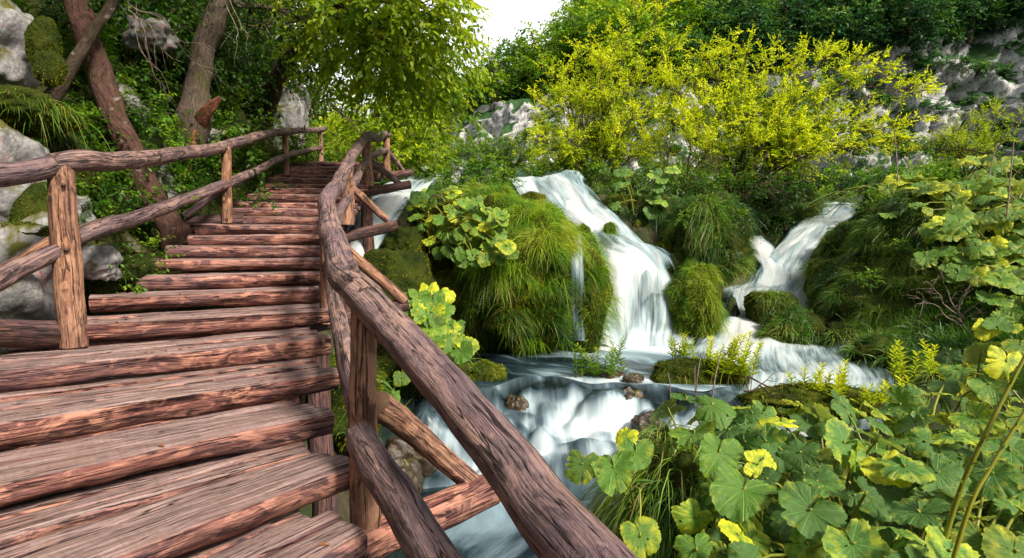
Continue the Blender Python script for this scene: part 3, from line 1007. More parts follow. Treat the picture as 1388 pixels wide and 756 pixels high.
for rows, dz in ((W1, .28), (W2, .27), (W2b, .27), (W3, .22), (W4, .16)):
    for i in range(0, rows.shape[0], 9):
        for j in range(0, rows.shape[1], max(1, rows.shape[1] // 4)):
            q = rows[i, j]
            C.append((q[0], q[1] + .12, q[2] - dz))
C += [(-1, 4, -3.3), (.5, 3.5, -3.3), (1, 5, -3.25), (0, 6, -3.2), (-1.5, 6, -3.2), (-.5, 1, -3.4), (1.2, 1, -3.2), (2.2, 6, -3.2), (-1.2, 2, -3.3), (-3, 5, -2.6), (-3.2, 7, -2.3),
      (-2, 7.0, -2.85), (0, 7.0, -2.8), (2, 7.0, -2.8), (-2, 8.4, -2.4), (0, 8.4, -2.4), (2, 8.4, -2.4), (-1.5, 9.5, -2.5), (.5, 9.6, -2.5), (2, 9.6, -2.45), (1.5, 10.5, -2.5), (-.4, 10.5, -2.3),
      (1.9, 4.2, -2.75), (2.5, 3.5, -2.55), (3.5, 3.0, -2.3), (4.5, 4, -2.2), (6, 5, -1.9), (3, 5.3, -2.7), (4.6, 6.2, -2.5), (7, 7, -1.9), (1.8, 2, -2.7), (4, 1, -2.2), (7, 2, -1.4), (10, 4, -.6), (9, 7, -1.2),
      (6.4, 8.0, -2.2), (8, 9.5, -1.0), (9, 11, .1), (11, 12.5, .8), (12, 9.5, .5), (12, 6, .2), (7.2, 11.6, -.9), (6.2, 10.4, -1.7), (9, 13.5, .9), (14, 12, 1.2),
      (0, 15, 1.35), (3.6, 16, 1.3), (6, 18, 1.1), (-2, 15.5, 1.45), (12, 16, 1.4), (20, 20, 2), (0, 22, 1.5), (10, 25, 1.6), (0, 35, 1.7), (20, 35, 2.5), (-6, 20, 1.6), (-5, 30, 2), (35, 30, 3.5), (30, 12, 3), (40, 20, 4),
      (-15, 30, 2.5), (-15, 15, 2), (-12, 5, 1), (-12, -4, 0), (5, -5, -2.4), (20, -5, 0), (-4, -4, -2.4), (0, 50, 2.6), (25, 50, 3.5), (-20, 50, 3), (40, 45, 4),
      (.6, 12.6, .6), (-.4, 12.6, .8), (-1.6, 12.8, 1.0), (1.0, 11.6, -1.2), (-.8, 11.4, -.6), (3.4, 13.4, .7), (4.6, 13.6, .5), (5.0, 12.6, -.9), (3.6, 12.4, -.7)]
for i in range(0, len(LEFT), 3):
    C.append((LEFT[i, 0] - .1, LEFT[i, 1], LEFT[i, 2] - .75))
    C.append(((LEFT[i, 0] + ST[i, 0]) / 2, (LEFT[i, 1] + ST[i, 1]) / 2, LEFT[i, 2] - 1.0 - (.7 if i < 12 else .1)))
C = np.array(C)
dist = np.linalg.norm(C[:, None, :2] - C[None, :, :2], axis=-1)
A_ = dist + np.eye(len(C)) * -.02
wts = np.linalg.solve(np.block([[A_, np.ones((len(C), 1))], [np.ones((1, len(C))), np.zeros((1, 1))]]), np.concatenate([C[:, 2], [0]]))


def ground_z(x, y):
    x, y = np.asarray(x, float), np.asarray(y, float)
    sh = x.shape
    q = np.stack([x.ravel(), y.ravel()], -1)
    out = np.empty(len(q))
    for k in range(0, len(q), 4000):
        d = np.linalg.norm(q[k:k + 4000, None] - C[None, :, :2], axis=-1)
        out[k:k + 4000] = d @ wts[:-1] + wts[-1]
    out = out + .10 * fbm(np.stack([q[:, 0] * .9, q[:, 1] * .9, q[:, 0] * 0], -1), 4)
    return out.reshape(sh)


xs = np.concatenate([np.linspace(-34, -6, 16)[:-1], np.linspace(-6, 10, 150), np.linspace(10, 64, 40)[1:]])
ys = np.concatenate([np.linspace(-8, 1, 14)[:-1], np.linspace(1, 18, 150), np.linspace(18, 60, 40)[1:]])
X, Y = np.meshgrid(xs, ys)
GZ = ground_z(X, Y)
g = Geo()
g.add(np.stack([X, Y, GZ], -1).reshape(-1, 3), [grid_faces(len(ys), len(xs))])
struct('ground', g.mesh('ground', M['ground']))

# ------------------------------------------------------------------ left bank: a steep shaded slope of limestone, soil and roots
EDGE = np.vstack([[(1.0, -3.0, -1.62), (-.6, -1.0, -1.62)], LEFT[0:1], LEFT[3:-3:2], [(-4.7, 13.4, 1.75), (-5.4, 15, 1.8), (-7.0, 17, 1.9), (-9.5, 19, 2.2), (-14, 21, 2.6)]])
EDGE = catmull(EDGE, 240)
tv = np.concatenate([np.linspace(0, 3.2, 70)[:-1], np.linspace(3.2, 16, 50)])
tg = nrm(np.gradient(EDGE[:, :2], axis=0))
outd = np.stack([-tg[:, 1], tg[:, 0]], -1)
w_ = np.linspace(0, 1, 240)
outd = nrm(outd * .55 + np.array([-1.0, -.12]) * .45)
k_ = np.ones(31) / 31
outd = nrm(np.stack([np.convolve(np.pad(outd[:, i], 15, mode='edge'), k_, 'valid') for i in range(2)], -1))
tt = tv[None, :]
rise = np.where(tt < .25, 0.0, np.where(tt < 5, (tt - .25) * 1.75, 4.75 * 1.75 + (tt - 5) * 1.05))
BX = EDGE[:, 0:1] + outd[:, 0:1] * (tt + .05)
BY = EDGE[:, 1:2] + outd[:, 1:2] * (tt + .05)
BZ = EDGE[:, 2:3] - .55 + rise
q = np.stack([BX, BY, BZ], -1)
n1 = fbm(q * .75 + 3.1, 4)
n2 = np.abs(fbm(q * 1.7 + 9.2, 3))
amp = np.clip(tt / .8, 0, 1)
BANK = q + np.stack([np.broadcast_to(-outd[:, 0:1], BX.shape), np.broadcast_to(-outd[:, 1:2], BX.shape), np.full(BX.shape, .35)], -1) * ((n1 * .38 + n2 * .28 - .12) * amp)[..., None]
g = Geo()
g.add(BANK.reshape(-1, 3), [grid_faces(*BX.shape)])
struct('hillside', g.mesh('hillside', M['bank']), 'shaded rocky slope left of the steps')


def bank_at(s, t):
    """Point on the bank: s = 0..1 along the walk, t = metres outwards."""
    i = int(np.clip(s * 239, 0, 239))
    j = int(np.argmin(np.abs(tv - t)))
    return BANK[i, j]


def bank_near(px, py):
    """The bank point seen nearest to a photo pixel."""
    return bank_hits([(px, py)])[0]


def to_px(q):
    q = np.asarray(q, float)
    d = q[..., 1] * CP - q[..., 2] * SP
    u = q[..., 1] * SP + q[..., 2] * CP
    return np.stack([694 + F * q[..., 0] / d, 378 - F * u / d, d], -1)


BPX = to_px(BANK.reshape(-1, 3))


def bank_hits(pts):
    out = []
    for (px, py) in pts:
        dd = np.hypot(BPX[:, 0] - px, BPX[:, 1] - py)
        dd[BPX[:, 2] < .5] = 1e9
        k = np.where(dd < 12)[0]
        if len(k) == 0:
            k = np.array([np.argmin(dd)])
        out.append(BANK.reshape(-1, 3)[k[np.argmin(BPX[k, 2])]])
    return out


# ------------------------------------------------------------------ far valley side: cliff band with forest above
nv = 190
hx = np.concatenate([np.linspace(-75, -22, 30)[:-1], np.linspace(-22, 56, 261), np.linspace(56, 110, 12)[1:]])
nx = len(hx)
zc = np.interp(hx, [-75, -30, -12, -6, -2, 4, 12, 24, 34, 44, 60, 110], [4, 5, 9.2, 11.4, 12.4, 13.0, 13.4, 14.2, 16.5, 19.0, 21, 24])
zs = np.interp(hx, [-75, -30, -14, -8, -3, 1, 5, 10, 16, 26, 40, 110], [4, 5.2, 9.4, 12.0, 13.0, 13.8, 15.6, 25, 37, 48, 55, 60])
yb = np.interp(hx, [-75, -20, 0, 20, 40, 60, 110], [52, 46, 43, 41, 39.5, 33, 15])
cols = []
vv = np.linspace(0, 1, nv)
for k in range(nx):
    zf = 4.0 + 2.2 * math.sin(hx[k] * .21) + 1.2 * math.sin(hx[k] * .57)
    yy = np.interp(vv, [0, .12, .22, .55, .95, 1.0], [yb[k] - 3, yb[k] + 2, yb[k] + 5, yb[k] + 8.5, yb[k] + 8.5 + max(6, (zs[k] - zc[k]) * 1.15), yb[k] + 75])
    zz = np.interp(vv, [0, .12, .22, .55, .95, 1.0], [1.2, 2.6, zf, zc[k], zs[k], zs[k] * .9])
    cols.append(np.stack([np.full(nv, hx[k]), yy, zz], -1))
HILL = np.stack(cols, 1)
n1 = fbm(HILL * [.16, .16, .10] + 5, 5)
n2 = np.abs(fbm(HILL * [.45, .45, .22] + 8, 4))
cw = np.interp(vv, [0, .12, .22, .55, .62, 1], [.2, .5, 1, 1, .4, .5])[:, None]
n3 = np.abs(fbm(HILL * [.9, .9, .5] + 2, 4))
n4 = fbm(HILL * [2.2, 2.2, 1.2] + 4, 3)
HILL[..., 1] += cw * (n1 * 2.4 + n2 * 1.7 + n3 * 1.1 + n4 * .25)
HILL[..., 2] += .4 * n1
g = Geo()
g.add(HILL.reshape(-1, 3), [grid_faces(nv, nx)])
struct('hill', g.mesh('hill', M['cliff']), 'pale limestone cliff band below a forested slope')
# ------------------------------------------------------------------ boardwalk
walk = thing('wooden_boardwalk', 'weathered reddish log boardwalk climbing in steps beside the waterfalls', 'boardwalk', (float(ST[5, 0]) - .5, float(ST[5, 1]), -1.2))
O0 = np.array(walk.location)
for i in range(len(ST)):
    ax = step_dirs(i)
    fr = np.array([ax[1], -ax[0], 0.0])                       # down the steps
    rt = np.array([ST[i, 0], ST[i, 1], ST[i, 2]])
    r_ = random.Random(i * 7 + 1)
    pitch = np.linalg.norm(ST[i + 1, :2] - ST[i, :2]) if i + 1 < len(ST) else .4
    w = (.185 if i < 9 and i != 5 else .22 if i == 5 else .18) * r_.uniform(.92, 1.08)
    h = .135 if i < 9 else .125
    L = ST[i, 4] + r_.uniform(-.05, .08)
    ro = r_.uniform(-.03, .04)
    a = rt - ax * L - fr * (w / 2)
    b = rt + ax * ro - fr * (w / 2)
    a[2] += r_.uniform(-.012, .012)
    b[2] += r_.uniform(-.012, .012)
    g = Geo()
    half_log(g, a, b, w, h, seed=i * 1.37 + .4, n=40 if i < 12 else 22)
    st = part('step', g.mesh('step', M['step_wood'], offset=O0), walk)
    # two split planks behind the nosing make up the tread
    rest = pitch - w + .05
    nx_ = ST[min(i + 1, len(ST) - 1)]
    ax2 = step_dirs(min(i + 1, len(ST) - 1))
    l0 = rt - ax * L
    l1 = np.array([nx_[0], nx_[1], ST[i, 2]]) - ax2 * nx_[4]
    r1 = np.array([nx_[0], nx_[1], ST[i, 2]])
    gl_ = max(.15, float(-fr @ (l1 - l0))) - w + .20
    gr_ = max(.15, float(-fr @ (r1 - rt))) - w + .20
    npl = int(np.clip(round((gl_ + gr_) / 2 / .118), 2, 6)) if i < 12 else 2
    cuts = np.linspace(0, 1, npl + 1)
    for k in range(npl):
        fm = (k + .5) / npl
        wk = (gl_ + gr_) / 2 / npl * r_.uniform(.78, .92)
        aa = l0 - fr * (w + .012 + gl_ * fm) + ax * r_.uniform(-.05, .08)
        bb = rt - fr * (w + .012 + gr_ * fm) + ax * (ro + r_.uniform(-.06, .04))
        dz = r_.uniform(.002, .026)
        aa[2] -= dz + r_.uniform(0, .012)
        bb[2] -= dz + r_.uniform(0, .012)
        g = Geo()
        half_log(g, aa, bb, wk, .075, seed=i * 2.11 + k * 5.7 + 40, n=30 if i < 12 else 14, crown=.018)
        part('plank', g.mesh('plank', M['step_wood'], offset=O0), st)
for side in (.16, .5, .84):                                   # bearers under the treads
    pts = [[*(ST[i, :2] - step_dirs(i)[:2] * ST[i, 4] * (1 - side)), ST[i, 2] - .27] for i in range(0, len(ST), 2)]
    g = Geo()
    log_geo(g, pts, [.085], n=70, sides=10, seed=side * 9)
    part('bearer', g.mesh('bearer', M['dark_wood'], offset=O0), walk)


def cross_beam(a, b, r, seed, m='dark_wood', flat=.0):
    g = Geo()
    log_geo(g, [a, b], [r], n=24, sides=14, seed=seed, flat=flat)
    return part('cross_beam', g.mesh('cross_beam', M[m], offset=O0), walk)


cross_beam((-1.25, 1.62, -1.30), P(662, 662, 3.12), .095, 3.1, 'step_wood', .5)
cross_beam((-2.05, 4.75, -.82), P(553, 411, 5.25), .07, 5.2)
cross_beam((-2.6, 6.85, -.12), P(537, 303, 7.35), .07, 7.7, 'dark_wood')
cross_beam((-2.95, 9.4, .72), P(555, 249, 9.95), .075, 8.3)
cross_beam((-3.1, 11.5, 1.24), P(557, 234, 12.0), .075, 9.9)
cross_beam(P(-60, 456, 3.1), P(82, 455, 3.62), .085, 2.6)
cross_beam(P(255, 300, 6.6), P(330, 298, 6.85), .07, 6.1)
# posts down into the stream
for (x, y, z) in ((-.74, 2.32, -1.3), (-1.5, 4.3, -.8), (-2.1, 7.0, -.1), (-2.45, 9.5, .7), (-2.3, 3.9, -.9), (-1.9, 1.9, -1.4)):
    g = Geo()
    log_geo(g, [(x, y, z), (x + .02, y, float(ground_z(np.array([x]), np.array([y]))[0]) - .2)], [.09, .1], n=16, sides=10, seed=x * 3 + y)
    part('pile', g.mesh('pile', M['dark_wood'], offset=O0), walk)

# ------------------------------------------------------------------ railings
def rail_part(name, parent, pts, rad, mat, seed, n=44, sides=18, rough=.09, flat=0.0, knots=4, label=None):
    g = Geo()
    log_geo(g, pts, rad, n=n, sides=sides, rough=rough, seed=seed, flat=flat, knots=knots)
    return part(name, g.mesh(name, M[mat], offset=np.array(parent.location)), parent, label)


rr_ = thing('log_railing', 'crooked grey brown log railing on the waterfall side with braces over the water', 'railing', P(495, 690, 2.48))
# posts (foot, head)
rail_part('post', rr_, [P(497, 800, 2.47), P(493, 600, 2.47), P(495, 408, 2.47)], [.068, .066, .058], 'post_wood', 1.3, 40, 18, .10, .25, label='split brown post under the joint of the handrail')
rail_part('post', rr_, [P(444, 440, 4.78), P(443, 340, 4.78), P(446, 262, 4.78)], [.055, .05, .045], 'post_wood', 2.9)
rail_part('post', rr_, [P(471, 306, 7.0), P(472, 260, 7.0), P(473, 218, 7.0)], [.09, .075, .065], 'post_wood', 3.3, 30, 14)
rail_part('post', rr_, [P(502, 252, 9.5), P(498, 220, 9.5), P(498, 184, 9.5)], [.075, .075, .065], 'post_wood', 4.4, 30, 14)
rail_part('post', rr_, [P(524, 240, 11.6), P(524, 210, 11.6), P(524, 182, 11.6)], [.075, .07, .065], 'post_wood', 5.1, 24, 12)
# handrail in three lengths
rail_part('handrail', rr_, [P(1010, 1120, .62), P(838, 812, 1.08), P(735, 680, 1.43), P(630, 553, 1.86), P(556, 470, 2.18), P(488, 398, 2.50)], [.088, .086, .083, .082, .08, .074], 'rail_wood', 6.6, 70, 24, .06, .55, 3,
          'thick grey handrail log that runs down past the camera')
rail_part('handrail', rr_, [P(500, 414, 2.42), P(470, 374, 2.85), P(452, 325, 3.5), P(444, 288, 4.25), P(450, 262, 4.9), P(464, 238, 6.0), P(477, 214, 7.3)], [.074, .078, .075, .07, .068, .07, .065], 'rail_wood', 7.2, 70, 20, .09, .2, 6,
          'twisted handrail log that bends towards the upper steps')
rail_part('handrail', rr_, [P(472, 222, 7.0), P(480, 206, 7.9), P(490, 192, 8.8), P(499, 183, 9.5), P(511, 187, 10.5), P(520, 182, 11.3), P(527, 184, 11.8)], [.072, .075, .07, .068, .075, .07, .05], 'rail_wood', 8.1, 50, 16, .10, 0, 4)
# lower rails
rail_part('lower_rail', rr_, [P(700, 900, 1.30), P(620, 800, 1.6), P(545, 680, 2.0), P(488, 588, 2.38)], [.075, .073, .07, .066], 'rail_wood', 9.4, 50, 20, .08, .5, 3)
rail_part('lower_rail', rr_, [P(490, 560, 2.62), P(468, 485, 3.0), P(457, 430, 3.6), P(451, 380, 4.2), P(450, 345, 4.78)], [.06, .06, .055, .052, .05], 'rail_wood', 10.5, 50, 16, .09, .2, 3)
rail_part('lower_rail', rr_, [P(446, 342, 4.8), P(457, 300, 5.8), P(466, 275, 6.6), P(480, 250, 7.9), P(490, 226, 8.9), P(498, 212, 9.5)], [.05, .06, .055, .06, .055, .05], 'rail_wood', 11.1, 50, 14, .12, 0, 4)
rail_part('lower_rail', rr_, [P(497, 214, 9.5), P(508, 212, 10.4), P(516, 206, 11.0), P(525, 203, 11.6)], [.06, .065, .06, .05], 'rail_wood', 12.8, 30, 12)
# braces out to the cross beams
rail_part('brace', rr_, [P(512, 545, 2.52), P(575, 600, 2.82), P(650, 667, 3.1)], [.066, .062, .056], 'post_wood', 13.6, 40, 18, .1, .35, 2, 'peeled reddish brace with an open knot')
rail_part('brace', rr_, [P(447, 318, 4.8), P(495, 362, 5.0), P(547, 408, 5.2)], [.05, .052, .05], 'post_wood', 14.4)
rail_part('brace', rr_, [P(474, 250, 7.0), P(500, 276, 7.2), P(524, 299, 7.35)], [.045, .05, .045], 'post_wood', 15.2, 30, 12)
rail_part('brace', rr_, [P(499, 215, 9.5), P(520, 232, 9.75), P(542, 249, 9.95)], [.055, .055, .05], 'rail_wood', 16.0, 30, 12)
rail_part('brace', rr_, [P(525, 204, 11.6), P(538, 220, 11.8), P(550, 235, 12.0)], [.05, .05, .045], 'rail_wood', 17.3, 24, 12)

rl = thing('log_railing', 'pale peeled log railing on the rocky uphill side of the steps', 'railing', P(95, 440, 3.62))
rail_part('post', rl, [P(100, 470, 3.62), P(92, 340, 3.62), P(82, 224, 3.62)], [.082, .078, .070], 'post_wood', 21.4, 40, 18, .06, .3, 2, 'pale orange peeled post at the foot of the railing')
rail_part('post', rl, [P(307, 302, 6.7), P(307, 250, 6.7), P(307, 198, 6.7)], [.06, .058, .055], 'post_wood', 22.3, 30, 14, .06, .3)
rail_part('post', rl, [P(388, 246, 10.0), P(388, 210, 10.0), P(387, 179, 10.0)], [.055, .052, .05], 'post_wood', 23.9, 24, 12)
rail_part('post', rl, [P(435, 226, 12.6), P(435, 200, 12.6), P(434, 176, 12.6)], [.06, .055, .055], 'post_wood', 24.5, 24, 12)
rail_part('handrail', rl, [P(-230, 262, 2.5), P(-60, 243, 3.0), P(20, 234, 3.35), P(88, 219, 3.68)], [.07, .07, .07, .066], 'rail_wood', 25.8, 44, 18, .07, .1, 3)
rail_part('handrail', rl, [P(70, 223, 3.58), P(110, 218, 3.75), P(165, 218, 4.2), P(235, 209, 5.2), P(300, 199, 6.6), P(345, 186, 8.2), P(388, 178, 10), P(440, 175, 12.9)], [.068, .07, .068, .066, .066, .066, .06, .055], 'rail_wood', 26.1, 80, 18, .08, 0, 7)
rail_part('lower_rail', rl, [P(-150, 450, 2.6), P(-40, 402, 3.05), P(30, 365, 3.4), P(92, 333, 3.62)], [.066, .064, .06, .05], 'rail_wood', 27.4, 44, 16, .08, .1, 3)
rail_part('lower_rail', rl, [P(96, 324, 3.72), P(140, 308, 4.1), P(190, 294, 4.8), P(250, 271, 5.8), P(307, 249, 6.7), P(345, 232, 8.2), P(388, 211, 10), P(435, 200, 12.6)], [.062, .066, .062, .06, .06, .06, .055, .05], 'rail_wood', 28.6, 70, 16, .09, 0, 5)
rail_part('brace', rl, [P(-40, 392, 3.5), P(20, 358, 3.6), P(84, 318, 3.66)], [.04, .04, .036], 'post_wood', 29.7, 24, 12)
rail_part('brace', rl, [P(250, 293, 6.5), P(280, 272, 6.6), P(303, 252, 6.7)], [.04, .04, .036], 'rail_wood', 30.2, 24, 12)

# iron bolts through the nearest joints
for par, q, r in ((rr_, P(497, 440, 2.47), .072), (rr_, P(497, 585, 2.47), .078), (rr_, P(640, 655, 3.05), .068), (rl, P(86, 250, 3.62), .085), (rl, P(90, 338, 3.62), .088), (rl, P(307, 256, 6.7), .066)):
    g = Geo()
    dv_ = nrm(-q + np.array([0, 0, .0]))
    V, f4, uv = tubes(np.stack([q, q + dv_ * (r + .004), q + dv_ * (r + .016)])[None], np.array([[.013, .013, .010]]), 10)
    g.add(np.vstack([V, (q + dv_ * (r + .018))[None]]), [f4, np.stack([np.arange(20, 30), np.roll(np.arange(20, 30), -1), np.full(10, 30)], -1)], uvw=np.vstack([uv, uv[:1]]))
    part('bolt', g.mesh('bolt', M['iron'], offset=np.array(par.location)), par)
UP = np.array([0, 0, 1.0])


# ------------------------------------------------------------------ rocks and mossy tufa mounds
def lump(c, r, seed, pw=2.4, n=48, m=80, amp=.22, fr=1.6):
    ph = np.linspace(.02, np.pi - .02, n)
    th = np.linspace(0, 2 * np.pi, m)
    D = np.stack([np.sin(ph)[:, None] * np.cos(th)[None], np.sin(ph)[:, None] * np.sin(th)[None], np.broadcast_to(np.cos(ph)[:, None], (n, m))], -1)
    k = (np.abs(D) ** pw).sum(-1) ** (-1 / pw)
    q = D * k[..., None]
    ns = fbm(q * fr + seed * 7.7, 4)
    ns[:, -1] = ns[:, 0]
    return np.asarray(c) + q * (1 + amp * ns)[..., None] * np.asarray(r)


def lump_geo(g, V):
    n, m = V.shape[:2]
    f = grid_faces(n, m)[:, ::-1]
    g.add(V.reshape(-1, 3), [f])


def boulder(name, label, cat, c, r, seed, mat, amp=.3, fr=1.3, pw=2.8, group=None):
    g = Geo()
    lump_geo(g, lump(c, r, seed, pw, 48, 76, amp, fr))
    return solo(name, g.mesh(name, M[mat], offset=c), label, cat, c, group)


def surf(V, N):
    n, m = V.shape[:2]
    p, nn = sample_grid(V.reshape(-1, 3), n, m, N)
    c = V.reshape(-1, 3).mean(0)
    fl = np.sign(((p - c) * nn).sum(-1, keepdims=True))
    return p, nn * fl


def hang(g, p, nn, L, w, droop=(.5, 1.1), up=.45, jit=.35, rnd=None, mi=0):
    tu = np.stack([vnoise(p * 4.2 + 31 * k_) for k_ in range(3)], -1)
    d = nn * .7 + UP * up + tu * .8 + rng.normal(0, jit, p.shape)
    grass_geo(g, p - nn * .01, d, L * rng.uniform(.55, 1.15, len(p)), w * rng.uniform(.7, 1.3, len(p)), rng.uniform(*droop, len(p)), rnd=rnd, mi=mi)


def mound(label, lumps, cat='mossy mound', body='moss', grass='grass', dens=900, L=.36, w=.009, fuzz=700, fl=1.0, rmap=None, gmask=None, name='mossy_mound', droop=(.5, 1.1), up=.45, up_lim=-.5):
    c0 = np.asarray(lumps[0][0])
    t = thing(name, label, cat, c0)
    gg, gf = Geo(), Geo()
    for k, (c, r, seed) in enumerate(lumps):
        V = lump(c, r, seed)
        g = Geo()
        lump_geo(g, V)
        part('tufa_rock', g.mesh('tufa_rock', M[body], offset=c0), t)
        area = 2.2 * np.pi * (r[0] * r[1] + r[0] * r[2] + r[1] * r[2]) / 3 * 2
        if dens:
            p, nn = surf(V, int(dens * area))
            ok = (nn[:, 2] > up_lim) & (fbm(p * 1.9 + 40, 3) > -.38)
            if gmask is not None:
                ok &= gmask(p, nn, k)
            p, nn = p[ok], nn[ok]
            patch = np.clip(.5 + 1.1 * fbm(p * 1.6 + 3, 3), 0, 1)
            rn = np.clip(patch * .75 + .35 * rng.random(len(p)) - .05, 0, .93)
            dead = rng.random(len(p)) < .07 * (1 + 3 * np.clip(-nn[:, 2] + .2, 0, 1))
            rn = np.where(dead, .99, rn)
            if rmap is not None:
                rn = rmap(p, nn, rn)
            tuft = .4 + 1.2 * np.clip(.5 + fbm(p * 3.1 + 11, 2), 0, 1)
            hang(gg, p, nn, L * tuft, w, droop, up, rnd=rn)
        if fuzz:
            p, nn = surf(V, int(fuzz * area))
            patch = np.clip(.5 + .9 * fbm(p * 2.4 + 13, 3), 0, 1)
            grass_geo(gf, p - nn * .01, nn + rng.normal(0, .5, p.shape), fl * rng.uniform(.025, .065, len(p)), fl * rng.uniform(.010, .017, len(p)), .3, seg=3, rnd=np.clip(patch + rng.normal(0, .15, len(p)), 0, 1))
    if dens:
        part('grass', gg.mesh('grass', M[grass], offset=c0), t, stuff=True)
    if fuzz:
        part('moss', gf.mesh('moss', M['moss_fuzz'], offset=c0), t, stuff=True)
    return t


def vec(px, py, Y):
    return np.array(P(px, py, Y))


MID = [((.20, 10.75, -.65), (1.32, 1.55, 1.38), 1.0), ((-.45, 11.2, -.3), (.8, 1.0, 1.15), 1.5), ((-1.05, 11.3, -.50), (.98, 1.15, 1.36), 2.0), ((-1.35, 10.0, -1.35), (.70, .7, .85), 3.0), ((1.30, 10.7, -1.05), (.46, .75, 1.15), 4.0)]


def mid_mask(p, nn, k):
    left = np.clip((p[:, 0] + 1.05) / .6, 0.04, 1)
    thr = (np.abs(p[:, 0] - 1.08) < .10) & (nn[:, 1] < -.2)                # the water thread keeps a bare strip
    side = np.where(p[:, 0] > 1.12, .25, 1)
    return (rng.random(len(p)) < left * side) & ~thr & (p[:, 2] > -2.0)


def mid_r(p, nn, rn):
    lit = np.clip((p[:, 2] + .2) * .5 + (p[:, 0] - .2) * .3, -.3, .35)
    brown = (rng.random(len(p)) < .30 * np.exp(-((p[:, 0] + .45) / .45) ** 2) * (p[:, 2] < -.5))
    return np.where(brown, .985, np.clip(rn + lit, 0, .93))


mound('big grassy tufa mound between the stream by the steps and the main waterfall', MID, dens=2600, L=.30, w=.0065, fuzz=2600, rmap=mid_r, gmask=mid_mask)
mound('wide dark grassy mound right of the forked waterfall', [((7.80, 11.2, -1.5), (1.30, 1.45, 1.05), 5.0), ((8.35, 11.6, -.55), (1.15, 1.35, 1.30), 5.5), ((9.3, 10.9, -.9), (1.2, 1.4, 1.6), 6.0)], body='moss_dark', grass='grass_cool', dens=1500, L=.30, w=.0075, fuzz=500,
      gmask=lambda p, nn, k: (rng.random(len(p)) < np.where(p[:, 0] > 8.6, .45, 1)) & (p[:, 1] < 12.4))
mound('rounded grassy mound between the main waterfall and the forked one, below the willows', [((4.42, 13.0, -.10), (.92, 1.05, 1.05), 7.0), ((3.5, 13.7, .45), (.62, .7, .6), 8.0)], body='moss_dark', grass='grass_cool', dens=1800, L=.26, w=.0075, fuzz=600,
      gmask=lambda p, nn, k: p[:, 1] < 13.8)
mound('small yellow green grassy hummock against the right edge of the main waterfall', [((3.74, 11.35, -1.3), (.46, .5, .74), 9.0)], dens=2600, L=.20, w=.006, fuzz=900)
mound('dark round hummock with water parting around it under the forked waterfall', [((5.62, 12.0, -1.62), (.52, .46, .50), 10.0)], body='moss_dark', grass='grass_cool', dens=1000, L=.26, w=.008, fuzz=900, gmask=lambda p, nn, k: p[:, 0] > 5.3)
mound('low grassy hummock on the water apron below the dark round one', [((5.62, 11.0, -2.0), (.62, .5, .52), 11.0)], body='moss_dark', grass='grass_cool', dens=1600, L=.30, w=.008, fuzz=300)
mound('mossy cushion at the lip of the main waterfall', [(vec(722, 270, 13.4), (.26, .25, .16), 12.0)], dens=0, fuzz=3500)
mound('long mossy ledge down the right side of the main waterfall', [(vec(872, 312, 13.3), (.34, .3, .3), 13.0), (vec(895, 340, 12.8), (.25, .25, .25), 14.0), (vec(842, 280, 13.9), (.4, .3, .3), 15.0)], dens=250, L=.2, fuzz=2200)
mound('mossy stone with a grass tuft in the pool below the middle mound', [(vec(658, 512, 8.35), (.32, .3, .22), 16.0)], dens=300, L=.22, w=.007, fuzz=3500, gmask=lambda p, nn, k: p[:, 0] > -.42)
mound('wet mossy islet in the pool with willowherb stems', [(vec(822, 520, 8.5), (.42, .34, .2), 17.0)], body='wet_rock', dens=250, L=.2, w=.007, fuzz=900, gmask=lambda p, nn, k: p[:, 0] < 1.35)
mound('mossy islet below the main waterfall holding tall willowherb', [(vec(945, 512, 8.2), (.62, .4, .26), 18.0)], dens=120, L=.22, w=.007, fuzz=2600)
mound('mossy strip at the edge of the butterbur bed', [(vec(1110, 545, 7.4), (.9, .35, .2), 19.0)], dens=160, L=.22, w=.007, fuzz=1500)
mound('tall overgrown tufa bank with long dark grass in front of the butterbur bed', [(vec(912, 725, 4.45), (.34, .4, .78), 20.0)], body='moss_dark', grass='grass_cool', dens=1700, L=.50, w=.007, fuzz=300, droop=(.8, 1.5), up=.25)
mound('grassy fringe along the right edge of the shallow stream', [(vec(1150, 458, 10.5), (.45, .35, .3), 88.0), (vec(1195, 482, 9.6), (.5, .4, .32), 89.0), (vec(1242, 506, 8.9), (.5, .4, .32), 90.0), (vec(1300, 520, 8.3), (.6, .4, .35), 91.0)], body='moss_dark', grass='grass_cool', dens=1300, L=.28, w=.008, fuzz=0)
mound('dark grassy shoulder between the forked waterfall and the wide dark mound', [(vec(1150, 345, 14.0), (.62, .6, .75), 92.0), (vec(1125, 385, 12.9), (.42, .5, .6), 93.0)], body='moss_dark', grass='grass_cool', dens=1700, L=.28, w=.0075, fuzz=500)
mound('green tuft parting the upper main waterfall', [(vec(826, 318, 12.25), (.13, .12, .28), 22.0)], dens=1700, L=.22, w=.008, fuzz=900, droop=(1.2, 1.8))
mound('green tuft washed over at the foot of the main waterfall', [(vec(888, 424, 11.32), (.16, .1, .42), 23.0)], grass='grass_cool', dens=900, L=.25, w=.008, fuzz=900, droop=(1.4, 2.0))
mound('dark mossy rocks at the foot of the stream beside the steps', [(vec(535, 385, 9.3), (.55, .5, .55), 24.0), (vec(548, 335, 10.0), (.38, .4, .4), 25.0), (vec(560, 425, 8.9), (.6, .5, .55), 26.0)], body='moss_dark', dens=0, fuzz=1100)
mound('mossy bank under the bright butterbur beside the railing', [(vec(560, 500, 7.9), (.75, .5, .5), 27.0), (vec(470, 545, 6.6), (.5, .5, .5), 28.0)], body='moss_dark', dens=160, L=.25, fuzz=900)
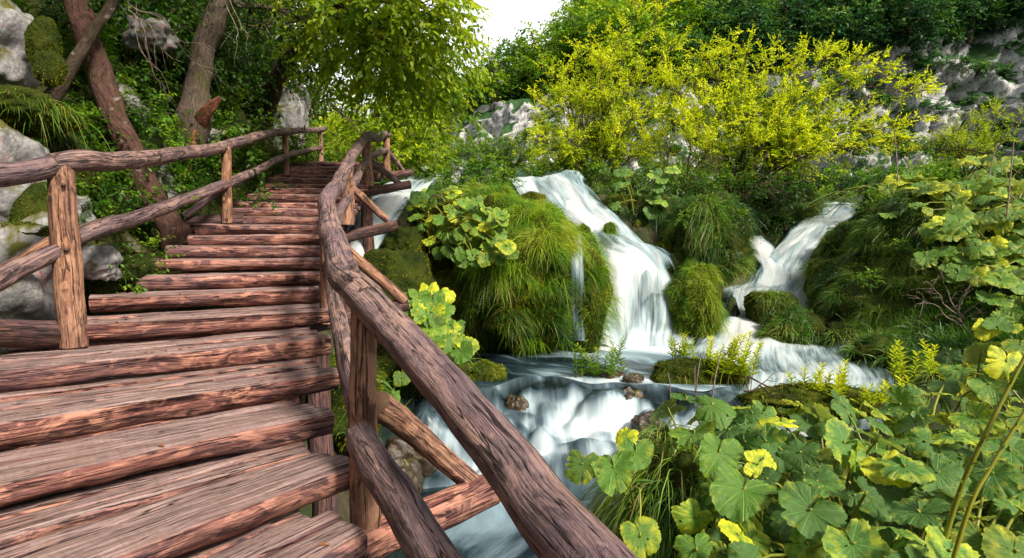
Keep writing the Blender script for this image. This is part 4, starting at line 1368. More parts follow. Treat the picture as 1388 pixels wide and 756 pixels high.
mound('shaded ledge with ferny grass above the forked waterfall', [(vec(1060, 285, 17.2), (1.1, .8, .8), 29.0), (vec(1230, 300, 16.5), (1.3, .8, .9), 30.0)], body='moss_dark', grass='grass_cool', dens=420, L=.4, fuzz=0)

MIDV = np.vstack([lump(c, r, sd).reshape(-1, 3) for c, r, sd in MID])
MIDP = to_px(MIDV)


def mid_hit(px, py, off=0.0):
    k = np.where(np.hypot(MIDP[:, 0] - px, MIDP[:, 1] - py) < 9)[0]
    if len(k) == 0:
        k = np.array([np.argmin(np.hypot(MIDP[:, 0] - px, MIDP[:, 1] - py))])
    return float(MIDV[k, 1].min()) - off


thread_rows = [[(px - 11, py, mid_hit(px - 6, py, .05)), (px, py, mid_hit(px, py, .10)), (px + 11, py, mid_hit(px + 6, py, .05))] for px, py in ((781, 318), (782, 335), (782, 355), (783, 380), (783, 405), (784, 430), (785, 462))]
g = Geo()
water_patch(g, thread_rows, [.30, .36, .34, .36, .48], 12, 60, .03, 31.0, .3)
struct('waterfall', g.mesh('waterfall', M['fall']), 'thin thread of water down the middle mound')

# rocks in the rapids and along the bank
wet = [(700, 548, 7.55, 0.2, 0.13), (640, 560, 7.6, 0.26, 0.15), (815, 560, 7.35, 0.22, 0.14), (850, 540, 7.6, 0.26, 0.16), (600, 545, 7.6, 0.25, 0.16), (880, 575, 7.0, 0.26, 0.16), (560, 600, 6.6, 0.35, 0.18), (540, 640, 6.0, 0.3, 0.2), (860, 515, 8.1, 0.2, 0.1)]
wl = ['brown wet stone splitting the rapids below the mossy stone', 'mossy brown stone at the left edge of the rapids', 'wet stone under the willowherb islet', 'broad wet stone between the two willowherb islets', 'dark stone under the bright butterbur', 'wet stone beside the long grass bank', 'shadowed stone in the water behind the brace', 'shadowed stone in the water under the handrail', 'flat stone in the foam behind the broad wet one']
for k, (a, b, Y, r, h) in enumerate(wet):
    boulder('wet_rock', wl[k], 'rock', vec(a, b, Y) - [0, 0, h * .75], (r * .85, r * .75, h * 1.5), 40 + k * 1.3, 'wet_rock', .3, 1.5, 2.4, 'stones in the rapids')

bl = [(14, 385, 3.95, (.30, .30, .40), 'largest pale limestone boulder behind the lowest left post'), (126, 356, 4.35, (.14, .14, .13), 'small white stone right of the lowest left post'), (4, 235, 4.25, (.20, .3, .32), 'pale lichen spotted rock face above the left handrail'),
      (158, 185, 6.7, (.36, .3, .5), 'grey rock slab between the two leaning trunks'), (0, 60, 5.0, (.17, .4, .36), 'blue grey rock at the top left corner'), (283, 189, 8.1, (.20, .16, .14), 'white stone lying under the broken stump'),
      (215, 255, 6.9, (.16, .2, .26), 'pinkish rock behind the foot of the red trunk'), (90, 290, 4.7, (.16, .2, .18), 'pale stone tucked behind the left handrail'), (388, 160, 12.6, (.4, .4, .75), 'overhanging grey rock at the end of the shaded slope'), (205, 50, 7.6, (.22, .3, .18), 'mossy rock high between the trunks'),
      (20, 470, 3.8, (.3, .3, .14), 'grey stone beside the walk under the left railing')]
for k, (a, b, Y, r, lab) in enumerate(bl):
    boulder('boulder', lab, 'boulder', vec(a, b, Y), r, 60 + k * 1.7, 'limestone', .30, 1.4, 3.2)

# mossy cushions and trailing grass on the rocks at far left
mound('dark mossy knob hanging on the rock at the upper left', [(vec(58, 62, 5.0), (.11, .14, .22), 80.0), (vec(66, 92, 4.95), (.09, .12, .15), 80.6)], body='moss_dark', dens=0, fuzz=14000, fl=.42)
mound('mossy cushion below the pale rock face', [(vec(60, 300, 4.3), (.15, .2, .26), 81.0), (vec(25, 315, 4.0), (.25, .2, .07), 85.0)], body='moss_dark', dens=100, L=.14, w=.005, fuzz=12000, fl=.45)
mound('overhanging turf with trailing grass on the left rocks', [(vec(40, 160, 4.5), (.3, .3, .12), 82.0), (vec(95, 235, 4.9), (.14, .2, .3), 83.0), (vec(15, 140, 4.3), (.25, .2, .12), 84.0)], body='moss_dark', dens=700, L=.20, w=.004, fuzz=7000, fl=.45, droop=(1.0, 1.6))
mound('mossy cushion at the foot of the left railing', [(vec(60, 345, 4.3), (.12, .15, .22), 86.0), (vec(150, 372, 4.7), (.3, .3, .18), 87.0)], body='moss_dark', dens=250, L=.16, w=.005, fuzz=9000, fl=.45)


# ------------------------------------------------------------------ butterbur
def burr_mesh(mat, seed, hole=False):
    r_ = np.random.default_rng(seed)
    nr, na = 12, 110
    th = np.linspace(-np.pi, np.pi, na)
    rr = np.linspace(.0, 1, nr)
    ab = np.abs(th)
    notch = np.clip((np.pi - ab) / .55, 0, 1) ** .45
    out = (.86 + .14 * np.cos(th)) * (.22 + .78 * notch) + .10 * np.exp(-((ab - 2.3) / .4) ** 2)
    out = out * (1 + .07 * np.abs(np.sin(th * 4.5)) ** .6 + .03 * np.abs(np.sin(th * 18)) + .02 * r_.normal(0, 1, na)) * (1 + .06 * np.sin(2 * th + r_.uniform(0, 6)) + .06 * np.sin(3 * th + r_.uniform(0, 6)) + .045 * np.sin(5 * th + r_.uniform(0, 6)))
    for _ in range(r_.integers(1, 4)):                        # tears in the margin
        out = out * (1 - r_.uniform(.12, .4) * np.exp(-((th - r_.uniform(-2.2, 2.2)) / .07) ** 2))
    rad = rr[:, None] * out[None]
    x = rad * np.cos(th)
    y = rad * np.sin(th)
    f1, f2, f3 = r_.uniform(0, 6.28, 3)
    cup, wav, dr = r_.uniform(.06, .24), r_.uniform(.08, .19), r_.uniform(.08, .32)
    z = cup * rr[:, None] ** 1.3 - dr * rr[:, None] ** 2.6 * (1 + .5 * np.cos(th)) + .022 * rr[:, None] * np.abs(np.sin(th * 4.5)) \
        + wav * .6 * rr[:, None] ** 2 * np.sin(2 * th + f1) + wav * .45 * rr[:, None] ** 3 * np.sin(5 * th + f2) + .035 * rr[:, None] ** 4 * np.sin(13 * th + f3) + r_.uniform(-.22, .18) * y ** 2 - r_.uniform(0, .2) * x ** 2 + .02 * r_.normal(0, 1, (nr, na)) * rr[:, None]
    z = z - cup * .3
    V = np.stack([x, y, z], -1)
    f = grid_faces(nr, na)
    for _ in range(r_.integers(0, 4)):
        hx_, hy_, hr_ = r_.uniform(-.6, .7), r_.uniform(-.6, .6), r_.uniform(.02, .05)
        cen = V.reshape(-1, 3)[f].mean(1)
        f = f[np.hypot(cen[:, 0] - hx_, cen[:, 1] - hy_) > hr_]
    if hole:
        cen = V.reshape(-1, 3)[f].mean(1)
        f = f[np.hypot(cen[:, 0] - .42, cen[:, 1] + .1) > .11]
    uvw = np.stack([np.broadcast_to(th / (2 * np.pi) + .5, (nr, na)), np.broadcast_to(rr[:, None], (nr, na)), np.zeros((nr, na))], -1)
    g = Geo()
    g.add(V.reshape(-1, 3), [f[:, ::-1]], rnd=r_.random(), uvw=uvw.reshape(-1, 3))
    me = g.mesh('leaf', M[mat])
    return me


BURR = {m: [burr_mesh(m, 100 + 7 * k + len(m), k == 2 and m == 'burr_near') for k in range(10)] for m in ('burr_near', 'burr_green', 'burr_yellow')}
from mathutils import Matrix


def put_leaf(plant, base, pos, nml, head, rad, mesh, stalk_r=.010, stalk_mat='stem_green', label=None):
    n = nrm(nml)
    h = np.asarray(head, float)
    h = nrm(h - n * (h @ n))
    s = np.cross(n, h)
    Rm = np.stack([h, s, n], 1)
    lf = part('leaf', mesh, plant, label)
    loc = np.array(plant.location)
    m4 = Matrix.LocRotScale(None, Matrix(Rm.tolist()), None).to_4x4()
    lf.location = [float(c) for c in pos - loc]
    lf.rotation_euler = m4.to_euler()
    lf.scale = (float(rad),) * 3
    # stalk in the leaf's own space
    mid = base + (pos - base) * .55 + UP * .18 * np.linalg.norm(pos - base) + rng.normal(0, .03, 3)
    path = catmull([base, mid, pos - n * rad * .07, pos + n * .0], 9)
    V, q, uv = tubes(path[None], np.linspace(1.25, .7, 9)[None] * stalk_r, 6)
    Vl = ((V - pos) @ Rm) / rad
    g = Geo()
    g.add(Vl, [q], rnd=.2 + .6 * rng.random(), uvw=uv)
    part('stalk', g.mesh('stalk', M[stalk_mat]), lf)
    return lf


TOCAM = np.array([0, -1.0, .25])


def burr_plant(label, base, leaves, mats, tilt=.55, jit=.28, rad=(.15, .22), group=None, stalk_r=.009, base_spread=.12, up=1.0, name='butterbur_plant'):
    """leaves: list of (px, py, Y[, radius[, mat]]) leaf centres."""
    base = np.asarray(base, float)
    t = thing(name, label, 'butterbur', base, group)
    for L in leaves:
        pos = vec(*L[:3])
        r = L[3] if len(L) > 3 and L[3] else rng.uniform(*rad)
        mt = L[4] if len(L) > 4 else mats[rng.integers(len(mats))]
        out = nrm((pos - base) * [1, 1, .0] + 1e-4)
        n = UP * up + nrm(-pos) * tilt + out * .25 + rng.normal(0, jit, 3)
        head = out * .8 + np.array([0, -.5, -.3]) + rng.normal(0, .5, 3)
        put_leaf(t, base + rng.normal(0, base_spread, 3) * [1, 1, .2], pos, n, head, r, BURR[mt][rng.integers(10)], stalk_r)
    return t


def scatter(poly_fn, n):
    out = []
    while len(out) < n:
        c = poly_fn()
        if c is not None:
            out.append(c)
    return out


# on the middle mound
lv = []
for k in range(72):
    u, v = rng.uniform(-1, 1), rng.uniform(-1, 1)
    while u * u + v * v > 1:
        u, v = rng.uniform(-1, 1), rng.uniform(-1, 1)
    px, py = 624 + 72 * u + 10 * v, 304 + 52 * v + 14 * u
    lv.append((px, py, mid_hit(px, py) - .30 - .40 * rng.random(), rng.uniform(.11, .18)))
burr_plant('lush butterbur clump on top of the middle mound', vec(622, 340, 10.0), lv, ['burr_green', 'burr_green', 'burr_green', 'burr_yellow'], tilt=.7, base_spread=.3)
# beside the railing
lv = []
for k in range(30):
    u, v = rng.uniform(-1, 1), rng.uniform(-1, 1)
    while u * u + v * v > 1:
        u, v = rng.uniform(-1, 1), rng.uniform(-1, 1)
    px, py = 588 + 46 * u + 14 * v, 430 + 46 * v + 14 * u
    lv.append((px, py, 7.3 - .35 * v - .2 * (1 - u * u), rng.uniform(.13, .19)))
lv += [(545, 510, 6.9, .12), (530, 535, 6.8, .12), (560, 500, 7.0, .12)]
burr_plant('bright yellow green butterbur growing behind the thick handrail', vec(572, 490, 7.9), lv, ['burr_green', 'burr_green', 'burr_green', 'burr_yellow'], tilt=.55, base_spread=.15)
# shaded plant above the right side of the main waterfall
lv = [(rng.uniform(832, 912), rng.uniform(228, 290), 13.2 + rng.uniform(-.3, .3), rng.uniform(.14, .2)) for k in range(18)]
burr_plant('cool green butterbur at the top right of the main waterfall', vec(872, 290, 13.4), lv, ['burr_near', 'burr_green'], tilt=.7, base_spread=.2)
lv = [(rng.uniform(1080, 1260), rng.uniform(255, 280), 15.5 + rng.uniform(-.5, .5), rng.uniform(.1, .15)) for k in range(16)]
burr_plant('small leaved butterbur row along the ledge above the forked waterfall', vec(1170, 285, 15.8), lv, ['burr_near', 'burr_green'], tilt=.5, base_spread=.5)

# right bank colony: bright top, shaded flank
TOPS = [('yellow topped butterbur highest on the right bank', 1350, 238, 11.5), ('yellow topped butterbur at the left end of the right bank', 1285, 272, 11.0), ('yellow topped butterbur in the middle of the right bank', 1312, 278, 10.6), ('yellow topped butterbur at the right edge under the cliff', 1395, 268, 10.4),
        ('green butterbur on the right bank just below the yellow ones', 1345, 315, 10.0), ('shaded butterbur low on the right bank above the dry twigs', 1375, 365, 9.6), ('shaded butterbur on the shoulder of the wide dark mound', 1312, 330, 10.2), ('yellow green butterbur behind the top of the wide dark mound', 1248, 262, 11.9), ('broad leaved butterbur hanging over the right end of the dark mound', 1320, 350, 9.9), ('lowest green butterbur on the right bank at the picture edge', 1392, 420, 9.0)]
for k, (lab, cx, cy, Y) in enumerate(TOPS):
    lv = []
    for j in range(24):
        u, v = rng.normal(0, .6), rng.uniform(-1, 1)
        lv.append((cx + 50 * u, cy + 27 * v, Y - .45 * v + rng.uniform(-.2, .2) - .25, rng.uniform(.11, .23)))
    yl = cy < 300
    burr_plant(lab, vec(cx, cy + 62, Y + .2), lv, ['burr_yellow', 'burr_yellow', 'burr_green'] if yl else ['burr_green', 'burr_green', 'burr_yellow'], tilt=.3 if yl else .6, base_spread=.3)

# the bed in the foreground: leaves read off the photo, then filled in
BEDS = [('butterbur with a big pale holed leaf hanging over the long grass', (935, 735, 4.35)), ('butterbur at the front edge of the bed with a broad dark leaf', (1095, 790, 3.5)), ('butterbur in the middle of the bed with wavy grey green leaves', (1140, 690, 4.4)),
        ('butterbur in the bottom right corner with a curled yellow leaf', (1300, 800, 3.3)), ('butterbur at the back of the bed along the white stream', (1060, 640, 5.3)), ('butterbur behind the two tall seed stalks', (1280, 660, 4.9)),
        ('tall yellow green butterbur at the right edge behind the bed', (1350, 580, 5.6)), ('butterbur with silvery leaves left of the seed stalks', (1215, 740, 4.0)), ('yellow margined butterbur at the right edge beside the seed stalks', (1400, 700, 4.2))]
expl = [(1008, 662, 3.55, .245, 'burr_green', 0), (940, 585, 4.2, .24, 'burr_green', 0), (905, 552, 4.6, .18, 'burr_near', 0), (965, 548, 4.6, .22, 'burr_green', 0), (975, 612, 3.9, .20, 'burr_green', 0), (930, 540, 4.8, .18, 'burr_near', 0),
        (1100, 690, 3.25, .22, 'burr_near', 1), (1155, 735, 3.0, .2, 'burr_near', 1), (1175, 668, 3.4, .18, 'burr_near', 1), (1120, 660, 3.6, .17, 'burr_near', 1),
        (1085, 612, 4.2, .18, 'burr_near', 2), (1145, 600, 4.2, .22, 'burr_near', 2), (1060, 570, 4.7, .2, 'burr_yellow', 2), (1200, 632, 3.9, .19, 'burr_yellow', 2), (1110, 562, 4.8, .19, 'burr_near', 2),
        (1245, 692, 3.1, .19, 'burr_near', 3), (1335, 735, 2.8, .18, 'burr_yellow', 3), (1290, 745, 2.7, .17, 'burr_near', 3), (1375, 745, 2.7, .17, 'burr_yellow', 3),
        (1035, 560, 5.3, .2, 'burr_near', 4), (1085, 548, 5.4, .2, 'burr_yellow', 4), (1165, 560, 5.0, .22, 'burr_near', 4), (1010, 575, 5.1, .17, 'burr_near', 4),
        (1240, 570, 4.7, .22, 'burr_near', 5), (1290, 590, 4.4, .22, 'burr_near', 5), (1205, 555, 5.0, .2, 'burr_near', 5), (1320, 565, 4.7, .2, 'burr_green', 5),
        (1330, 475, 5.6, .22, 'burr_yellow', 6), (1365, 490, 5.2, .22, 'burr_yellow', 6), (1300, 500, 5.6, .18, 'burr_near', 6), (1385, 468, 5.4, .2, 'burr_yellow', 6), (1340, 520, 5.2, .2, 'burr_green', 6), (1285, 480, 5.8, .15, 'burr_near', 6), (1390, 520, 5.0, .2, 'burr_green', 6),
        (1225, 630, 3.8, .2, 'burr_near', 7), (1270, 640, 3.7, .2, 'burr_near', 7), (1190, 595, 4.2, .2, 'burr_near', 7), (1370, 610, 4.0, .2, 'burr_near', 8), (1390, 570, 4.3, .2, 'burr_yellow', 8), (1345, 640, 3.7, .2, 'burr_near', 8)]
groups = {k: [] for k in range(len(BEDS))}
for e in expl:
    groups[e[5]].append((*e[:3], e[3] * .84, e[4]))
bpx = np.array([[b[1][0], b[1][1] - 90] for b in BEDS], float)
cnt = 0
placed = [(e[0], e[1]) for e in expl]
while cnt < 270:
    px = rng.uniform(940, 1410)
    top = np.interp(px, [880, 960, 1040, 1150, 1250, 1300, 1400], [580, 555, 548, 540, 530, 500, 465])
    py = rng.uniform(top, 765)
    if min((px - a) ** 2 + (py - b) ** 2 for a, b in placed) < 15 ** 2:
        cnt += .2
        continue
    placed.append((px, py))
    Y = np.interp(py, [460, 520, 560, 640, 700, 760], [6.2, 5.5, 4.9, 4.1, 3.6, 3.1]) + rng.uniform(-.2, .55)
    k = int(np.argmin(((bpx - [px, py]) ** 2 * [1, 1.6]).sum(1)))
    yel = rng.random() < (.30 if py < 570 else .10)
    groups[k].append((px, py, Y, rng.uniform(.08, .165), 'burr_yellow' if yel else ('burr_near' if rng.random() < .75 else 'burr_green')))
    cnt += 1
for k, (lab, b) in enumerate(BEDS):
    bs = vec(*b)
    gz = float(ground_z(np.array([bs[0]]), np.array([bs[1]]))[0])
    bs[2] = min(bs[2], gz + .05)
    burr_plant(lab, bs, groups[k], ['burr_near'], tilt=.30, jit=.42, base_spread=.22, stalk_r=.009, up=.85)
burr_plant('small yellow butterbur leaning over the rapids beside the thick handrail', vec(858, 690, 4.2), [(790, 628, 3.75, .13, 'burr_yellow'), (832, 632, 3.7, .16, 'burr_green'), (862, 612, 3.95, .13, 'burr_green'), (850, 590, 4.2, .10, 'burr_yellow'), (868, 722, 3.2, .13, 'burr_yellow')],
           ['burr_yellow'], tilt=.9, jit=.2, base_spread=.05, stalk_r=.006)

# two thick seed stalks and thin dead ones
for k, (lab, pts, r) in enumerate([('left one of two thick yellow green seed stalks in the bottom right corner', [(1293, 690, 2.75), (1335, 590, 2.7), (1392, 478, 2.7)], .012), ('right one of two thick yellow green seed stalks in the bottom right corner', [(1308, 705, 2.6), (1345, 630, 2.6), (1400, 540, 2.6)], .010)]):
    base = vec(*pts[0])
    t = thing('seed_stalk', lab, 'stalk', base)
    g = Geo()
    pp = catmull([base + [-.12, .05, -.8]] + [vec(*q) for q in pts], 24)
    V, q, uv = tubes(pp[None], np.linspace(r * 1.2, r * .7, 24)[None], 9)
    g.add(V, [q], rnd=.85, uvw=uv)
    part('stem', g.mesh('stem', M['stem_green'], offset=base), t)
    g = Geo()
    o = pp[[10, 12, 14, 15, 17, 18, 20, 21]]
    sprays(g, o, rng.normal(0, 1, (8, 3)) + [0, -.2, .5], .09, 3, .035, .3, .1, rnd0=np.full(8, .7))
    part('foliage', g.mesh('foliage', [M['leaf_mid'], M['stem_green']], offset=base), t)
for k, (lab, a, b, r) in enumerate([('tall bare stalk rising out of the right willow', (1219, 250, 12.0), (1212, 172, 12.0), .014), ('short bare stalk right of the tall one', (1233, 252, 12.2), (1231, 215, 12.2), .010), ('reddish bare stalk among the yellow butterbur tops', (1366, 272, 9.5), (1374, 192, 9.5), .013),
                                    ('leaning reddish stalk above the yellow butterbur tops', (1338, 235, 10.5), (1352, 195, 10.5), .010), ('dead stalk standing in front of the taller willowherb islet', (941, 545, 7.2), (951, 478, 7.2), .010), ('pale dead stalk left of the taller willowherb islet', (962, 548, 7.0), (976, 482, 7.0), .013),
                                    ('short dead stub at the foot of the taller willowherb islet', (910, 540, 7.3), (905, 505, 7.3), .009), ('thin dead stalk on the mossy islet edge', (945, 530, 7.4), (942, 495, 7.4), .008)]):
    A, B = vec(*a), vec(*b)
    g = Geo()
    V, q, uv = tubes(catmull([A - [0, 0, .3], (A + B) / 2 + rng.normal(0, .01, 3), B], 10)[None], np.linspace(r, r * .6, 10)[None], 6)
    g.add(V, [q], uvw=uv)
    solo('dry_stalk', g.mesh('dry_stalk', M['dry'], offset=A), lab, 'stalk', A)


# ------------------------------------------------------------------ willowherb stems standing in the water
def herb(label, base_px, n, h, spread, lean=.2, yellow=False):
    base = vec(*base_px)
    t = thing('willowherb_plant', label, 'willowherb', base)
    gl = Geo()
    for k in range(n):
        o = base + [rng.normal(0, spread), rng.normal(0, spread * .6), -.05]
        hh = h * rng.uniform(.75, 1.3)
        ln = rng.normal(0, lean, 2)
        pp = catmull([o, o + np.array([ln[0] * .3, ln[1] * .3, .5]) * hh, o + np.array([ln[0], ln[1], 1.0]) * hh], 8)
        g = Geo()
        V, q, uv = tubes(pp[None], np.linspace(.0065, .003, 8)[None], 5)
        g.add(V, [q], rnd=rng.random(), uvw=uv)
        part('stem', g.mesh('stem', M['stem_red' if k % 2 else 'stem_green'], offset=base), t)
        nl = int(26 * hh / .5)
        tt = np.linspace(.35, 1, nl)
        pos = np.stack([np.interp(tt, np.linspace(0, 1, 8), pp[:, i]) for i in range(3)], -1)
        ang = np.arange(nl) * 2.4
        d = np.stack([np.cos(ang), np.sin(ang), .55 + .6 * tt], -1)
        leaf_geo(gl, pos, d, UP + np.zeros((nl, 3)), .125 * (1.15 - .6 * tt) * rng.uniform(.8, 1.2, nl), wr=.30, droop=.25, rnd=np.clip(.35 + .5 * tt + rng.normal(0, .1, nl), 0, 1))
    part('foliage', gl.mesh('foliage', M['leaf_lit' if yellow else 'leaf_mid'], offset=base), t)


herb('willowherb clump on the wet islet in the pool', (812, 522, 8.35), 9, .62, .11)
herb('sparse willowherb at the left end of the wet islet', (784, 520, 8.3), 3, .55, .05)
herb('willowherb clump at the left end of the taller islet', (925, 495, 8.4), 7, .42, .12, yellow=True)
herb('tall dense willowherb in the middle of the taller islet', (972, 525, 7.9), 12, .68, .16, yellow=True)
herb('willowherb leaning right on the taller islet', (1003, 525, 7.8), 7, .60, .1, .35, yellow=True)
herb('low willowherb at the stream edge behind the butterbur bed', (1118, 545, 7.3), 12, .48, .22, yellow=True)
herb('low yellow willowherb beside the right end of the butterbur bed', (1190, 555, 6.6), 9, .42, .22, yellow=True)
herb('leafy stems under the wide dark mound at the right', (1262, 525, 6.6), 9, .45, .25, yellow=True)


# ------------------------------------------------------------------ trees
def noisy(a, b, n, amp, sag=0.0):
    t = np.linspace(0, 1, n)[:, None]
    p = a * (1 - t) + b * t
    L = np.linalg.norm(b - a)
    w = np.stack([fbm(np.stack([t[:, 0] * 2.2 + 5 * k + a[0] * 3.1, t[:, 0] * 0 + a[1] * 2.3, t[:, 0] * 0 + b[2]], -1), 2) for k in range(3)], -1)
    p = p + w * amp * L * np.sin(np.pi * t) - UP * (sag * L * 4 * t * (1 - t))
    return p


def tree(name, label, cat, group, trunk, tr, blobs, leaf, bark, dens=55, K=9, ls=.085, wr=.55, simple=False, L=.42, droop=.28, twig=.004, hang_=.25, limb_from=.55, flat=1.0, squash=.7, trunk_parts=True, rough=.12, lmb=1.0, loc=None, shade=.0):
    """Trunk with limbs, and a crown of leafy twigs gathered round the limb ends."""
    base = np.asarray(trunk[0], float) if loc is None else np.asarray(loc, float)
    t = thing(name, label, cat, base, group)
    g = Geo()
    log_geo(g, trunk, tr, n=60, sides=14, rough=rough, seed=float(abs(base[0]) % 7), knots=5)
    tp = catmull(trunk, 60)
    trr = np.interp(np.linspace(0, 1, 60), np.linspace(0, 1, len(tr)), tr)
    gc = Geo()
    for (c, r) in blobs:
        c = np.asarray(c, float)
        dd = np.linalg.norm(tp[int(60 * limb_from):] - c, axis=1) + .6 * np.maximum(0, tp[int(60 * limb_from):, 2] - c[2])
        k = int(60 * limb_from) + int(np.argmin(dd))
        k = min(k, 59)
        st = tp[k]
        lp = noisy(st, c, 12, .12, -.04)
        r0 = min(trr[k] * .55, .02 + .014 * np.linalg.norm(c - st) + .012 * r) * lmb
        V, q, uv = tubes(lp[None], np.linspace(r0, r0 * .3, 12)[None], 7)
        g.add(V, [q], uvw=uv)
        n = max(4, int(dens * r * r))
        u = nrm(rng.normal(0, 1, (n, 3)))
        rad = rng.uniform(.15, 1, (n, 1)) ** .5
        O = c + u * rad * r * [1, 1, squash]
        # secondary limbs to some of the twig origins
        m = max(3, n // 7)
        ee = O[:m]
        s0 = lp[rng.integers(6, 12, m)]
        tt = np.linspace(0, 1, 6)[None, :, None]
        pp = s0[:, None] * (1 - tt) + ee[:, None] * tt + np.sin(np.pi * tt) * rng.normal(0, .06 * r, (m, 1, 3))
        V, q, uv = tubes(pp, np.broadcast_to(np.linspace(r0 * .3, r0 * .1, 6), (m, 6)), 4)
        g.add(V, [q], uvw=uv)
        D = u * [1, 1, .5] + nrm(c - st) * .5 + rng.normal(0, .35, (n, 3))
        # sprays higher up and further out are coloured paler, as if sunlit
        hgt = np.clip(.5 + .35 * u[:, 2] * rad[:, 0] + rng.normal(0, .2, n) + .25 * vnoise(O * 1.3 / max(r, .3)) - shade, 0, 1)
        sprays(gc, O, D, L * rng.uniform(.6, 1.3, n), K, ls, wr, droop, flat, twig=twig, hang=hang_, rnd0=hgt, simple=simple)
    part('trunk', g.mesh('trunk', M[bark], offset=base), t)
    part('crown', gc.mesh('crown', [M[leaf], M['twig']], offset=base), t)
    return t


def B(px, py, Y, r):
    return (vec(px, py, Y), r)


# the two trunks on the rocks
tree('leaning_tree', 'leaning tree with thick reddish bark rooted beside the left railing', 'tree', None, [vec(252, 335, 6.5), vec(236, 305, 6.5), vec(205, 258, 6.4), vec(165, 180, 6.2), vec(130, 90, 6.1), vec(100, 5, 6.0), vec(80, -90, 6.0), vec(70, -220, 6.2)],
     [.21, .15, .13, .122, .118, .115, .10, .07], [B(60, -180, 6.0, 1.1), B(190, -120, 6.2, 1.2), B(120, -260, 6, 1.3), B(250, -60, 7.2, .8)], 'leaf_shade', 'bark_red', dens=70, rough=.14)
tree('slender_tree', 'slender dark tree behind the leaning trunk', 'tree', None, [vec(48, 165, 5.5), vec(75, 125, 5.6), vec(100, 85, 5.7), vec(128, 40, 5.9), vec(160, -10, 6.1), vec(190, -90, 6.4)], [.085, .07, .06, .055, .05, .04],
     [B(200, -90, 6.5, .9), B(150, -60, 6.3, .6)], 'leaf_shade', 'bark_dark', dens=70)
stump = tree('mossy_tree', 'upright tree growing from a mossy broken stump above the steps', 'tree', None, [vec(250, 232, 7.6), vec(258, 200, 7.6), vec(266, 160, 7.6), vec(270, 110, 7.7), vec(280, 60, 7.8), vec(297, 0, 7.9), vec(315, -90, 8.2), vec(330, -200, 8.6)],
             [.15, .17, .21, .15, .14, .13, .11, .08], [B(330, -60, 8.2, 1.2), B(420, -40, 8.0, 1.2), B(430, 40, 9.2, 1.1), B(360, 40, 10.0, 1.2), B(250, -60, 9, 1.3), B(180, 10, 9.5, 1.1)], 'leaf_shade', 'bark_grey', dens=75, rough=.2)
g = Geo()
so = np.array(stump.location)
log_geo(g, [vec(262, 182, 7.6), vec(271, 160, 7.5), vec(286, 143, 7.42), vec(299, 131, 7.38)], [.08, .085, .06, .02], n=24, sides=16, rough=.6, seed=4.4)
part('broken_limb', g.mesh('broken_limb', M['raw_wood'], offset=so), stump, 'split orange stub of a broken limb')
g = Geo()
log_geo(g, [vec(266, 165, 7.5), vec(260, 195, 7.46), vec(250, 240, 7.46)], [.03, .05, .06], n=20, sides=12, rough=.5, seed=6.4)
part('root', g.mesh('root', M['raw_wood'], offset=so), stump)

# overhanging canopy
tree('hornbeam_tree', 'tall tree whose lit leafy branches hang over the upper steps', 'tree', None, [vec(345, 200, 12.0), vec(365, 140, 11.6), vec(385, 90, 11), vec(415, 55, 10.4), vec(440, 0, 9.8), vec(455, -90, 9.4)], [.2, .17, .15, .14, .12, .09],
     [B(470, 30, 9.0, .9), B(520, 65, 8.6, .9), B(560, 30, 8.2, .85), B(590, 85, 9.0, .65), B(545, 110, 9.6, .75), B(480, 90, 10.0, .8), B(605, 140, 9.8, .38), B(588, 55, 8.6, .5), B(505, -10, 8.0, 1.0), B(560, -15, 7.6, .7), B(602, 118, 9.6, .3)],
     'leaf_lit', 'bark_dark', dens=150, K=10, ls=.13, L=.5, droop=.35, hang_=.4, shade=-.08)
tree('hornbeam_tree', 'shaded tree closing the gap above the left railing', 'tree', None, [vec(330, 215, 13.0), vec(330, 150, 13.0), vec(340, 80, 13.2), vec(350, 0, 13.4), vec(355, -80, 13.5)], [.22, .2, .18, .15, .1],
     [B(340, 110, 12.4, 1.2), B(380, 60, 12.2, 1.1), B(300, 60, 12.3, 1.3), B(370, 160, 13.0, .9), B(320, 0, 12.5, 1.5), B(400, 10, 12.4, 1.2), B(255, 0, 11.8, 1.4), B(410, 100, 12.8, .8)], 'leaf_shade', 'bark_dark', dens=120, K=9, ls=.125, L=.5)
tree('maple_tree', 'yellow green tree behind the top of the steps', 'tree', None, [vec(500, 262, 17.5), vec(498, 225, 17.5), vec(505, 180, 17.4), vec(515, 140, 17.2)], [.16, .14, .1, .06],
     [B(500, 165, 15, .8), B(545, 180, 14.8, .8), B(530, 205, 14.5, .7), B(580, 185, 14.6, .5), B(505, 200, 14.6, .6), B(560, 215, 14.4, .5), B(465, 190, 17.4, .9), B(575, 195, 16.8, .6), B(560, 150, 17.2, .7), B(590, 215, 16.4, .45), B(500, 205, 17, .9), B(540, 135, 17.4, .6)], 'leaf_lit', 'bark_dark', dens=190, K=8, ls=.15, L=.5, flat=1.0, limb_from=.3)
tree('maple_tree', 'darker green tree beyond the far end of the left railing', 'tree', None, [vec(420, 240, 20), vec(422, 190, 20), vec(430, 130, 20.2), vec(440, 90, 20.5)], [.2, .18, .12, .06],
     [B(420, 195, 19.5, 1.3), B(455, 165, 20, 1.1), B(440, 130, 20.5, .9), B(400, 225, 18.5, 1.0), B(460, 215, 18.5, 1.0), B(410, 150, 20.5, .7)], 'leaf_mid', 'bark_dark', dens=120, K=8, ls=.17, L=.55, limb_from=.3)
